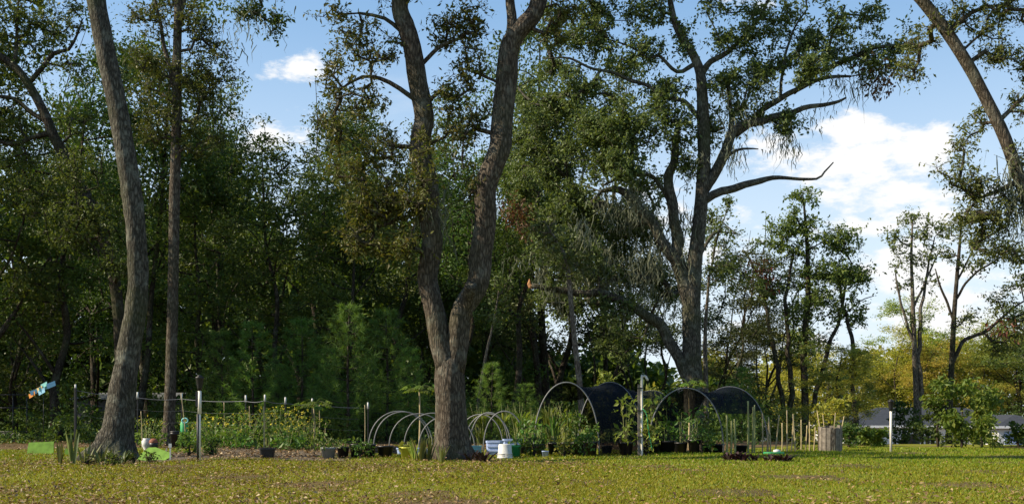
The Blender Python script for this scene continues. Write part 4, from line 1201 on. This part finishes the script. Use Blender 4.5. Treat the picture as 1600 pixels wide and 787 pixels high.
def potted(px, D, r, h, label, mat='black_plastic', round_=True, plant=None, ph=.5, seed=0, leafm='garden', n=60, L=.12, name='plant_pot', group=None, spread=None):
    b = ground_at(px, D)
    root = empty(name, b, label, 'plant pot', group)
    m = MB(); pot_mesh(m, r, h, round_); m.build('pot', M[mat], root, round_)
    m = MB(); lathe(m, [(0, h * .84), (r * .9, h * .83)], 16); m.build('soil', M['soil'], root)
    g = np.random.default_rng(seed + 900)
    sp = spread or r * 1.3
    if plant == 'leafy':
        m = MB(); stems(m, g, 4, ph, sp * .7, .008, (0, 0, h * .8)); m.build('stem', M['cane_green'], root, True)
        m = MB(); broad_leaves(m, g, n, h * .95, h * .85 + ph, sp, L, L * .5); m.build('foliage', M[leafm], root)
    elif plant == 'cane':
        m = MB(); stems(m, g, 6, ph, sp * .6, .012, (0, 0, h * .8)); m.build('stem', M['cane_green'], root, True)
        m = MB(); straps(m, g, n // 3, ph * .8, sp * 1.5, .02, .6, (0, 0, h * .8 + ph * .25)); m.build('foliage', M[leafm], root)
    root.rotation_euler = (0, 0, seed * .7)
    return root
potted(418, 25.9, .18, .26, 'square black pot holding a cane at the edge of the mustard bed', round_=False, seed=1).rotation_euler = (0, 0, .12)
potted(513, 26.2, .175, .28, 'round grey pot with trailing leaves, leftmost of the pot row', 'grey_plastic', True, 'leafy', .3, 2, n=90, L=.1, spread=.42)
potted(536, 26.6, .15, .27, 'black pot touching the right side of the grey pot', 'black_plastic', True, 'leafy', .25, 3, n=70, L=.1, spread=.36)
potted(557, 26.8, .17, .33, 'black pot second in line after the grey pot', 'black_plastic', True, 'leafy', .12, 4, n=14, L=.08)
potted(577, 27.0, .16, .32, 'black pot in the middle of the row left of the forked oak', 'black_plastic', True, None, 0, 5)
potted(602, 27.0, .2, .28, 'wide low black pot left of the yellow green tub', 'black_plastic', True, None, 0, 6)
potted(637, 26.6, .19, .27, 'yellow green round tub beside the forked oak', 'yellow_plastic', True, 'leafy', .2, 7, leafm='light', n=30, L=.14)
for i, (px, D, w, d, h, mt, lab) in enumerate([
    (600, 30.0, 1.0, .5, .22, 'black_plastic', 'long black planter trough in front of the low hoops'),
    (638, 29.6, .6, .4, .2, 'blue_plastic', 'pale blue crate behind the yellow green tub'),
    (664, 30.2, .5, .35, .16, 'white_plastic', 'low white tray half hidden by the forked oak trunk'),
    (773, 29.6, .42, .4, .38, 'blue_plastic', 'pale blue crate behind the white bucket'),
    (800, 30.4, .5, .4, .4, 'blue_plastic', 'pale blue crate right of the white bucket'),
    (742, 29.5, .34, .3, .26, 'teal_plastic', 'teal bin peeping out right of the forked oak trunk')]):
    b = ground_at(px, D)
    root = empty('crate', b, lab, 'crate')
    m = MB(); lathe(m, [(0, 0), (.46, 0), (.5, h * .85), (.53, h * .86), (.53, h), (.48, h), (.46, .04), (0, .04)], 32, power=8.0)
    for v_ in m.v:
        v_[:, 0] *= w; v_[:, 1] *= d
    m.build('tub', M[mt], root)
    for k in range(2):
        m = MB(); box(m, (0, -d * .5 - .004, h * (.3 + .3 * k)), (w * .8, .02, h * .1)); m.build('rib', M[mt], root)
    root.rotation_euler = (0, 0, .15 * (i % 3 - 1))
b = ground_at(789, 27.8)
root = empty('bucket', b, 'upturned white bucket before the pale blue crates', 'bucket')
m = MB(); lathe(m, [(0, .37), (.15, .37), (.165, .35), (.185, .06), (.2, .05), (.2, .0), (.18, 0)], 26); m.build('body', M['white_plastic'], root, True)
for z in (.09, .13):
    m = MB(); lathe(m, [(.178, z - .01), (.192, z - .01), (.192, z + .01), (.178, z + .01)], 26); m.build('rim', M['white_plastic'], root, True)
potted(806, 28.6, .14, .3, 'green pot right of the white bucket', 'green_plastic', True, 'leafy', .35, 8, n=40, L=.12)
potted(852, 28.2, .09, .16, 'small pale blue pot before the black pot row', 'blue_plastic', True, None, 0, 9)
rowg = 'black pots under the shade tunnels'
for i, (px, D, r_, h, pl, ph, n, lab) in enumerate([
    (822, 29.8, .18, .3, 'leafy', .75, 90, 'black pot with a bushy seedling right of the green pot'),
    (842, 29.4, .17, .3, 'leafy', .6, 90, 'black pot with fine leaves behind the small blue pot'),
    (866, 29.7, .18, .34, 'cane', 1.0, 60, 'black pot of grassy shoots left inside the tall arch'),
    (884, 30.4, .18, .34, 'leafy', .9, 70, 'black pot with leggy plant under the arch top'),
    (902, 29.6, .19, .36, 'leafy', .85, 150, 'black pot with the bushiest green plant under the tall arch'),
    (922, 29.3, .2, .4, 'leafy', .5, 80, 'tall black pot at the right foot of the tall arch'),
    (948, 30.6, .16, .24, None, 0, 0, 'low black pot against the dark shade cloth side'),
    (978, 29.6, .2, .36, 'leafy', 1.3, 110, 'black pot with a climbing leafy plant left of the standpipe'),
    (1020, 30.4, .2, .3, 'leafy', 1.5, 150, 'black pot with a tall leafy bush right of the standpipe'),
    (1042, 30.6, .26, .34, 'leafy', 1.45, 150, 'wide black tub with tall leafy bush'),
    (1064, 30.2, .18, .3, 'leafy', .9, 70, 'black pot under the second arch'),
    (1086, 30.0, .2, .38, 'leafy', .9, 80, 'tallest black pot under the second arch'),
    (1104, 30.8, .16, .26, 'leafy', .9, 60, 'black pot with reddish leaved plant near the second arch foot'),
    (1122, 31.0, .18, .28, None, 0, 0, 'empty black pot left of the stout cane trio'),
    (1158, 31.6, .18, .24, None, 0, 0, 'low black pot between the cane trio and the thick cane')]):
    potted(px, D, r_, h, lab, 'black_plastic', True, pl, ph, 20 + i, 'light' if i in (3, 7, 8) else 'garden', n, .17 if ph > 1 else .13, group=rowg, spread=.34 if ph > 1 else None)

# ------------------------------------------------------------------ garden plants
def plant(name, px, D, label, cat, builder, group=None, rz=0):
    b = ground_at(px, D)
    root = empty(name, b, label, cat, group)
    builder(root); root.rotation_euler = (0, 0, rz)
    return root
def mustard(seed, h):
    def f(root):
        g = np.random.default_rng(seed)
        m = MB(); stems(m, g, 9, h, .5, .009); m.build('stem', M['cane_green'], root, True)
        m = MB(); broad_leaves(m, g, 110, .05, h * .55, .6, .19, .1); broad_leaves(m, g, 110, h * .45, h * 1.0, .55, .1, .05); m.build('foliage', M['garden'], root)
        m = MB()
        n = 20
        a = g.uniform(0, 6.28, n); d = .55 * np.sqrt(g.random(n))
        c = np.stack([np.cos(a) * d, np.sin(a) * d, h * g.uniform(.72, 1.08, n)], 1)
        leaves(m, cluster_points(c, .035, 4, g), .042, .034, g, up=1.2, droop=0); tag(m.build('flowers', M['petal'], root), kind='stuff')
    return f
for i, (px, D, h, lab) in enumerate([(232, 37, 1.0, 'flowering mustard between mossy trunk and slim trunk'), (300, 38, .9, 'flowering mustard right of the slim trunk'), (336, 35, 1.0, 'flowering mustard right behind the solar torch'),
                                     (362, 36, 1.1, 'flowering mustard at the thin cane'), (390, 35, 1.15, 'flowering mustard at the first white capped post'), (418, 36.3, 1.3, 'flowering mustard at the second white capped post'),
                                     (436, 34.6, 1.3, 'tallest flowering mustard in the middle of the bed'), (456, 36, 1.25, 'flowering mustard at the third white capped post'), (474, 34.8, 1.1, 'flowering mustard left of the small papaya'),
                                     (490, 35.6, 1.0, 'flowering mustard at the right end of the bed'), (318, 36.5, .8, 'low flowering mustard left behind the solar torch'), (376, 34.2, .8, 'low mustard nearest the bare soil'), (450, 33.6, .8, 'low mustard before the tallest one')]):
    plant('mustard_plant', px, D, lab, 'plant', mustard(400 + i, h), 'flowering mustard plants', i * 1.1)
def papaya(seed, h):
    def f(root):
        g = np.random.default_rng(seed)
        m = MB(); tube(m, *resample([[0, 0, -.05], [.03, 0, h * .5], [0, .03, h]], [.035, .03, .02], .15), 8); m.build('trunk', M['cane'], root, True)
        for k in range(12):
            a = k * 2.4; L = g.uniform(.35, .55)
            tip = np.array([cos(a) * L, sin(a) * L, h + .16 - .018 * k])
            m = MB()
            tube(m, *resample([[0, 0, h - .01 * k], tip * [.5, .5, 1] + [0, 0, .04], tip], [.008, .007, .005], .1), 5, False)
            for j in range(7):                       # fingered leaf
                b_ = a + (j - 3) * .42; l = .27 * (1 - .1 * abs(j - 3))
                d = np.array([cos(b_), sin(b_), -.45]); s = np.array([-sin(b_), cos(b_), 0]) * .055
                m.add([tip, tip + d * l * .55 + s, tip + d * l + [0, 0, -.03], tip + d * l * .55 - s], [[0, 1, 2, 3]])
            m.build('leaf', M['bright'], root)
    return f
plant('papaya_plant', 655, 36.0, 'papaya with umbrella of light green leaves left of the forked oak trunk', 'plant', papaya(1, 1.95))
plant('papaya_plant', 490, 35.0, 'small papaya at the right end of the wire fence', 'plant', papaya(2, 1.45))
plant('papaya_plant', 1076, 37.0, 'papaya with bright leaves in front of the live oak trunk', 'plant', papaya(3, 2.15))
def cane_grass(seed, h, n=12):
    def f(root):
        g = np.random.default_rng(seed)
        m = MB(); stems(m, g, n // 2, h, .35, .010); m.build('stem', M['cane_green'], root, True)
        m = MB(); straps(m, g, n * 4, h * .55, .5, .018, .7, (0, 0, h * .45)); straps(m, g, n * 2, h * .5, .4, .018, .5, (0, 0, h * .1)); m.build('foliage', M['bright'], root)
    return f
for i, (px, D, h, lab) in enumerate([(812, 34, 1.5, 'clump of sugar cane left of the tall arch'), (832, 35, 1.3, 'clump of sugar cane nearest the left leg of the tall arch'), (858, 35.5, 1.6, 'clump of sugar cane seen inside the tall arch'),
                                     (786, 36, 1.4, 'clump of sugar cane above the nearest low hoop'), (886, 36, 1.5, 'clump of sugar cane behind the middle of the tall arch'), (752, 36, 1.5, 'clump of sugar cane close right of the forked oak trunk'),
                                     (910, 36.5, 1.4, 'clump of sugar cane at the right leg of the tall arch')]):
    plant('sugar_cane_clump', px, D, lab, 'plant', cane_grass(500 + i, h), 'sugar cane clumps', i)
def shrub(seed, h, r, leafm, L=.14, n=900, squash=1.0):
    def f(root):
        g = np.random.default_rng(seed)
        c = []
        for k in range(26):
            a = g.uniform(0, 6.28); z = g.random() ** .8
            d = r * np.sqrt(g.random()) * (1.0 - .55 * abs(z - .45))
            c.append([cos(a) * d, sin(a) * d * squash, h * (.1 + .86 * z)])
        c = np.array(c)
        m = MB()
        for a, b in grow([resample([[0, 0, -.1], [.05, .02, h * .3], [.02, -.03, h * .55]], [.05, .04, .02], .15)], c, g, r_tip=.006, r_max=.035, step=.3):
            tube(m, a, b, 5, False)
        tube(m, *resample([[0, 0, -.1], [.05, .02, h * .3], [.02, -.03, h * .55]], [.05, .04, .02], .15), 8)
        m.build('stem', M['bark_dark'], root, True)
        m = MB(); leaves(m, cluster_points(c, r * .34, n // 26, g), L, L * .52, g); m.build('foliage', leafm, root)
    return f
for i, (px, D, h, r_, mt, L, n, lab) in enumerate([
    (1502, 36, 2.3, 1.15, 'bright', .17, 2000, 'tall bright green shrub standing in front of the house'),
    (1534, 38, 2.0, .65, 'light', .17, 1300, 'yellow green shrub right of the tall bright shrub'),
    (1466, 37, 1.7, .5, 'oak', .14, 900, 'dark narrow bush left of the tall bright shrub'),
    (1592, 38, .85, .5, 'oak_dark', .13, 900, 'low dark bush before the garage at the right edge'),
    (1414, 48, 2.0, .6, 'oak_dark', .15, 1100, 'dark bush in front of the house wall by the white lamp pole'),
    (1368, 38, .6, .5, 'bright', .15, 700, 'light green bush left of the white lamp pole'),
    (1326, 35, .75, .45, 'garden', .13, 500, 'small green bush right of the grey stave bundle'),
    (1347, 42, .65, .5, 'oak', .14, 700, 'dark green bush between stave bundle and lamp pole'),
    (1440, 44, .85, .7, 'oak_dark', .14, 800, 'low dark hedge bush right of the white lamp pole'),
    (1300, 37.5, 1.75, .75, 'yellow', .15, 800, 'yellow leaved shrub spreading over the grey stave bundle'),
    (1248, 34, .55, .2, 'bright', .12, 90, 'tiny bright seedling in the grass before the cane row'),
    (942, 38, 2.6, .55, 'light', .2, 420, 'tall light green shrub behind the top of the shade cloth'),
    (1030, 34, 2.1, .75, 'light', .16, 900, 'leafy green shrub filling the gap between the tunnels'),
    (1186, 52, 2.0, 1.4, 'oak', .16, 1000, 'dark rounded bush beyond the whitish canes'),
    (1228, 56, 1.8, 1.2, 'oak', .16, 900, 'dark rounded bush beyond the cane row'),
    (832, 28.6, .55, .35, 'garden', .1, 220, 'sprawling seedling before the left pots of the tunnel row'),
    (880, 28.8, .5, .3, 'light', .09, 160, 'low pale seedling before the tall arch'),
    (912, 28.7, .6, .3, 'garden', .1, 200, 'leafy seedling left of the tall black pot'),
    (1010, 29.6, .8, .3, 'light', .12, 160, 'leafy seedling at the foot of the standpipe'),
    (1098, 29.8, .7, .3, 'garden', .11, 170, 'leafy seedling before the second arch'),
    (566, 26.4, .4, .3, 'garden', .09, 150, 'green seedling spilling between the left black pots'),
    (296, 28.2, .62, .3, 'garden', .07, 700, 'soft feathery green tuft left of the solar torch'),
    (330, 28.6, .5, .26, 'garden', .07, 500, 'soft feathery green tuft right of the solar torch'),
    (1640, 42, 1.5, .8, 'light', .16, 800, 'loose yellow green bush at the very right edge of the lawn'),
    (1522, 60, 2.4, 1.0, 'oak', .18, 1100, 'dark bush against the house beside the garage')]):
    plant('shrub', px, D, lab, 'shrub', shrub(600 + i, h, r_, M[mt], L, n), None, i * .8)
def rosette(seed, h, sp, wd, n, matn, bend, count=1, wide=0.0):
    def f(root):
        g = np.random.default_rng(seed)
        for k in range(count):
            m = MB(); straps(m, g, n, h * g.uniform(.8, 1.1), sp, wd, bend, (g.uniform(-1, 1) * wide, g.uniform(-.3, .3) * wide, -.03)); m.build('leaves', M[matn], root)
    return f
for i, (px, D, h, sp, wd, n, mt, bend, cnt, wide, lab) in enumerate([
    (94, 22.6, .6, .14, .028, 9, 'snake', .05, 1, 0, 'upright snake plant at the far left foot of the mossy oak'),
    (114, 23.4, .7, .16, .028, 10, 'snake', .05, 1, 0, 'tall snake plant left of the mossy oak trunk'),
    (134, 23.8, .6, .26, .026, 9, 'snake', .1, 1, 0, 'splayed pale snake plant against the mossy oak'),
    (160, 23.6, .5, .26, .024, 10, 'snake', .2, 1, 0, 'low snake plant before the middle of the mossy oak'),
    (190, 23.8, .5, .34, .022, 14, 'snake', .4, 1, 0, 'arching snake plant before the right root of the mossy oak'),
    (664, 25.0, .7, .24, .026, 12, 'snake', .15, 2, .12, 'yellow green snake plants left foot of the forked oak'),
    (690, 24.7, .55, .24, .026, 10, 'snake', .15, 1, 0, 'pale snake plant in front of the forked oak'),
    (648, 25.4, .6, .28, .022, 14, 'light', .3, 1, 0, 'yellowish tuft between the tub and the forked oak'),
    (738, 24.9, .42, .36, .03, 18, 'purple', .55, 3, .25, 'dark spiky bromeliads at the right foot of the forked oak'),
    (1146, 25.4, .34, .3, .026, 26, 'purple', .55, 3, .3, 'larger dark purple clump in a litter ring on the lawn'),
    (1170, 25.2, .3, .26, .026, 22, 'purple', .55, 2, .16, 'middle dark purple clump beside the larger one'),
    (1212, 25.0, .28, .3, .026, 22, 'purple', .6, 3, .25, 'separate dark purple clump right of the pair')]):
    plant('snake_plant' if mt == 'snake' else 'tufted_plant', px, D, lab, 'plant', rosette(700 + i, h, sp, wd, n, mt, bend, cnt, wide), None, 0)
for i, (px, D, lab) in enumerate([(205, 24.2, 'weedy leafy tuft at the right foot of the mossy oak'), (175, 22.8, 'low weedy tuft before the mossy oak'), (236, 24.4, 'small leafy weed before the fallen lime board'), (140, 22.8, 'dark leafy weed among the snake plants')]):
    plant('weed', px, D, lab, 'plant', shrub(760 + i, .30 - .03 * i, .2, M['oak'], .07, 110), None, i)

# ------------------------------------------------------------------ odds and ends round the garden
def lime_board(px, D, w, h, th, tilt, shape, label):
    b = ground_at(px, D)
    root = empty('lime_board', b, label, 'board')
    if shape == 'rect':
        pts = [(-w / 2, 0), (w / 2, -.02), (w / 2 - .01, h), (.05, h - .02), (-w / 2 + .03, h - .03)]
    else:
        pts = [(-w / 2, 0.03), (-w * .1, 0), (w * .3, .01), (w / 2, h * .35), (w * .42, h * .62), (0, h), (-w * .22, h * .98), (-w * .38, h * .6)]
    n = len(pts)
    V = np.array([[x, -th / 2, z] for x, z in pts] + [[x, th / 2, z] for x, z in pts])
    m = MB(); m.add(np.vstack([V, [[0, -th / 2, h / 2], [0, th / 2, h / 2]]]), [[i + n, i, (i + 1) % n, (i + 1) % n + n][::-1] for i in range(n)],
                    [[i, (i + 1) % n, 2 * n] for i in range(n)] + [[(i + 1) % n + n, i + n, 2 * n + 1] for i in range(n)])
    m.build('board', M['lime_board'], root)
    for x in (-w * .3, w * .3):
        m = MB(); box(m, (x, th / 2 + .012, h * .35), (.03, .02, h * .7 + .2)); m.build('stake', M['stake'], root)
    root.rotation_euler = (radians(tilt), 0, 0)
lime_board(63, 30.6, .74, .36, .03, -8, 'rect', 'flat lime green rectangular board standing in the grass at left')
lime_board(241, 25.6, .80, .34, .03, -22, 'poly', 'lime green rounded board leaning back right of the mossy oak')
lime_board(104, 30.2, .12, .2, .03, 0, 'rect', 'small lime green scrap behind the snake plants')
b = ground_at(68, 40)
b0 = b.copy()
root = empty('whirligig', b0, 'colourful garden whirligig of blue, aqua and orange vanes on a thin stick', 'whirligig')
top = P(68, 607, 40) - b0
m = MB(); straight(m, (0, 0, -.05), (0, 0, top[2]), .012, None, 7); m.build('stick', M['black_metal'], root, True)
m = MB(); straight(m, (-.42, -.03, top[2] - .2), (.42, -.03, top[2] + .2), .01, None, 6); m.build('spindle', M['black_metal'], root, True)
for k, (dx_, dz_, mt) in enumerate([(-.40, -.22, 'orange'), (-.30, -.11, 'sky_paint'), (-.12, -.02, 'sand_paint'), (.02, .02, 'aqua_paint'), (.06, .13, 'aqua_paint'), (.32, .14, 'sky_paint'), (-.02, -.1, 'sky_paint')]):
    m = MB()
    w_, h_ = (.15, .085) if k < 5 else (.16, .1)
    t_ = .35
    V = np.array([[-w_, 0, -h_], [w_ * .8, 0, -h_ * .7], [w_, 0, h_], [-w_ * .9, 0, h_ * .8]])
    R_ = np.array([[cos(t_), 0, -sin(t_)], [0, 1, 0], [sin(t_), 0, cos(t_)]])
    V = V @ R_.T
    V[:, 1] += np.array([-.04, .05, .04, -.05]) * (1 if k % 2 else -1)
    V = np.vstack([V, V + [0, .012, 0]]) + [dx_, -.05 - .01 * k, top[2] + dz_]
    m.add(V, [[0, 1, 2, 3], [7, 6, 5, 4], [0, 4, 5, 1], [1, 5, 6, 2], [2, 6, 7, 3], [3, 7, 4, 0]])
    m.build('vane', M[mt], root)
b = ground_at(28, 44)
root = empty('trellis', b, 'black metal trellis frame with curled feet at the left edge', 'trellis')
for x in (-.75, -.2, .36):
    m = MB(); straight(m, (x, 0, -.1), (x, 0, 1.95), .022, None, 6); m.build('upright', M['black_metal'], root, True)
for z in (.42, 1.38, 1.9):
    m = MB(); straight(m, (-1.0, -.02, z), (.42, -.02, z), .02, None, 6); m.build('crossbar', M['black_metal'], root, True)
for x in (-.5, -.1, .3):
    t = np.linspace(0, 1.6 * pi, 14)
    m = MB(); tube(m, np.stack([x + .16 * np.cos(t), np.full(14, -.05), .2 + .16 * np.sin(t)], 1), np.full(14, .028), 6); m.build('curl', M['black_metal'], root, True)
g = np.random.default_rng(4)
for (pa, pb, D, r_, lab) in [(-60, 62, 50, .13, 'fallen grey log lying at the left edge beneath the trellis'), (58, 150, 49, .11, 'fallen grey log between the trellis and the mossy oak')]:
    a, c = ground_at(pa, D), ground_at(pb, D + .8)
    mid = (a + c) / 2
    root = empty('log', mid, lab, 'log')
    pts, rad = resample([a + [0, 0, r_], mid + [0, .1, r_ * 1.1], c + [0, 0, r_]], [r_, r_ * 1.1, r_ * .8], .2)
    m = MB(); tube(m, pts, rad, 12, True, .1, 9); m.build('bark', M['log'], root, True, mid)
    for e, d in ((a, -1), (c, 1)):
        m = MB(); lathe(m, [(0, 0), (r_ * .75, 0), (r_ * .75, .03), (0, .03)], 12); q = m.v[0].copy(); m.v[0] = np.stack([q[:, 2] * d + d * .005, q[:, 0], q[:, 1]], 1) + e + [0, 0, r_]; m.build('cut_end', M['stake'], root, False, mid)
b = ground_at(229, 31.5)
root = empty('ornament', b, 'small white urn ornament behind the leaning lime board', 'ornament')
m = MB(); lathe(m, [(0, 0), (.1, 0), (.07, .05), (.13, .17), (.14, .3), (.1, .34), (.11, .38), (0, .38)], 14); m.build('body', M['white_plastic'], root, True)
b = ground_at(240, 31.3)
root = empty('ornament', b, 'rust brown dome ornament on a dark stand behind the leaning lime board', 'ornament')
m = MB(); lathe(m, [(0, 0), (.14, 0), (.12, .2), (.13, .26), (0, .26)], 14); m.build('stand', M['black_plastic'], root, True)
m = MB(); lathe(m, [(.12, .25), (.13, .27), (.11, .34), (.06, .38), (0, .39)], 14); m.build('dome', M['rust'], root, True)
b = ground_at(288, 37)
root = empty('watering_can', b, 'tall green garden can with a pale ring by the slim trunk', 'watering can')
m = MB(); lathe(m, [(0, 0), (.12, 0), (.13, .5), (.13, .8), (.1, .85), (0, .85)], 16); m.build('body', M['green_plastic'], root, True)
t = np.linspace(0, 2 * pi, 18)
m = MB(); tube(m, np.stack([.06 + .1 * np.cos(t), np.full(18, -.13), .88 + .08 * np.sin(t)], 1), np.full(18, .025), 6, False); m.build('ring', M['aqua_paint'], root, True)
b = ground_at(274, 36)
root = empty('bin', b, 'black plastic bin beside the foot of the slim trunk', 'bin')
m = MB(); pot_mesh(m, .17, .5); m.build('tub', M['black_plastic'], root, True)
m = MB(); lathe(m, [(0, .505), (.19, .505), (.18, .54), (0, .56)], 18); m.build('lid', M['black_plastic'], root, True)
b = ground_at(266, 25.2)
root = empty('plant_marker', b, 'thin white marker stake right of the leaning lime board', 'marker')
m = MB(); box(m, (0, 0, .17), (.03, .012, .42)); m.build('stake', M['white_plastic'], root)
m = MB(); box(m, (0, -.012, .36), (.07, .01, .09)); m.build('tag', M['white_plastic'], root)
b = ground_at(1209, 29.0)
root = empty('hose_coil', b, 'small green hose coil with a white cap lying before the whitish canes', 'hose')
t = np.linspace(0, 6 * pi, 60)
m = MB(); tube(m, np.stack([.26 * np.cos(t), .2 * np.sin(t), .03 + .008 * t / 3], 1), np.full(60, .016), 6); m.build('hose', M['green_plastic'], root, True)
m = MB(); lathe(m, [(0, 0), (.1, 0), (.09, .08), (0, .1)], 12, (.08, 0, .06)); m.build('cap', M['white_plastic'], root, True)

# ------------------------------------------------------------------ grass and fallen leaves
def scatter_lawn(g, n, near=9.0, far=36.0, power=1.0):
    """points over the lawn, thinning with distance"""
    u_ = g.random(n)
    D = near * (far / near) ** u_
    x = g.uniform(-1, 1, n) * (.56 * D + 2.5)
    k = (D < lawn_edge(x)) & ~on_bed(x, D)
    return x[k], D[k]
def patch(x, y, s, ph):
    return .5 + .25 * (np.sin(x * s + ph) + np.sin(y * s * 1.7 + 1.3 * ph + .6 * np.sin(x * s * .7)))
def blades(name, label, n, mat, seed, keep, hscale=1.0):
    g = np.random.default_rng(seed)
    x, y = scatter_lawn(g, n)
    k = g.random(len(x)) < keep(x, y)
    x, y = x[k], y[k]
    n = len(x)
    sz = np.clip(y / 16, .8, 1.9)
    h = g.uniform(.02, .048, n) * hscale * sz ** .5
    w = g.uniform(.006, .012, n) * sz
    a = g.uniform(0, 2 * pi, n)
    ln = g.standard_normal((n, 2)) * .5 * h[:, None]
    b = np.stack([x, y, gz(x, y) - .003], 1)
    s = np.stack([np.cos(a) * w, np.sin(a) * w, np.zeros(n)], 1)
    V = np.stack([b - s, b + s, b + np.stack([ln[:, 0], ln[:, 1], h], 1)], 1)
    o = MB().add(V.reshape(-1, 3), None, np.arange(n * 3).reshape(-1, 3)).build(name, mat)
    return tag(o, label, 'grass', None, 'stuff')
def green_zone(x, y):      # the lawn is greener towards the far right
    return np.clip(smooth(-2, 6, x) * .5 + smooth(19, 28, y) * .7 - .1, 0, 1)
blades('lawn_grass', 'short yellow green grass of the foreground lawn', 330000, M['grass'], 801, lambda x, y: (1 - .85 * green_zone(x, y)) * np.clip(patch(x, y, .9, .4) + .35, .25, 1))
blades('green_lawn_grass', 'greener grass on the far right of the lawn', 230000, M['grass2'], 802, lambda x, y: .15 + .85 * green_zone(x, y))
def litter_keep(x, y):
    a = np.exp(-((x + 1.4) ** 2 + (y - 23.5) ** 2) / 14) + np.exp(-((x + 9.5) ** 2 + (y - 24.0) ** 2) / 9) + .5 * np.exp(-((x - 5.3) ** 2 + (y - 25.6) ** 2) / 1.2)
    return np.clip(.2 * patch(x, y, 1.1, 2.0) + a + .5 * smooth(2, -6, x) * patch(x, y, .8, 4.) + .3 * smooth(19, 11, y) * patch(x, y, .6, 1.1), .03, 1) * (1 - .6 * green_zone(x, y))
g = np.random.default_rng(803)
x, y = scatter_lawn(g, 90000)
k = g.random(len(x)) < litter_keep(x, y)
x, y = x[k], y[k]
mb = MB()
leaves(mb, np.stack([x, y, gz(x, y) + g.uniform(.02, .06, len(x))], 1), .055, .03, g, up=2.6, droop=0.1)
tag(mb.build('fallen_leaves', M['litter']), 'brown fallen oak leaves scattered over the lawn', 'leaf litter', None, 'stuff')
# litter over the soil and under the edge of the wood
n = 9000
x = np.concatenate([g.uniform(-9.4, -4.2, 3500), g.uniform(-26, 8, n)]); y = np.concatenate([g.uniform(25.6, 38, 3500), g.uniform(35, 52, n)])
mb = MB()
leaves(mb, np.stack([x, y, gz(x, y) + g.uniform(.02, .05, len(x))], 1), .08, .045, g, up=2.6, droop=0.1)
tag(mb.build('leaf_litter', M['litter']), 'dry leaf litter on the garden soil and the forest floor', 'leaf litter', None, 'stuff')
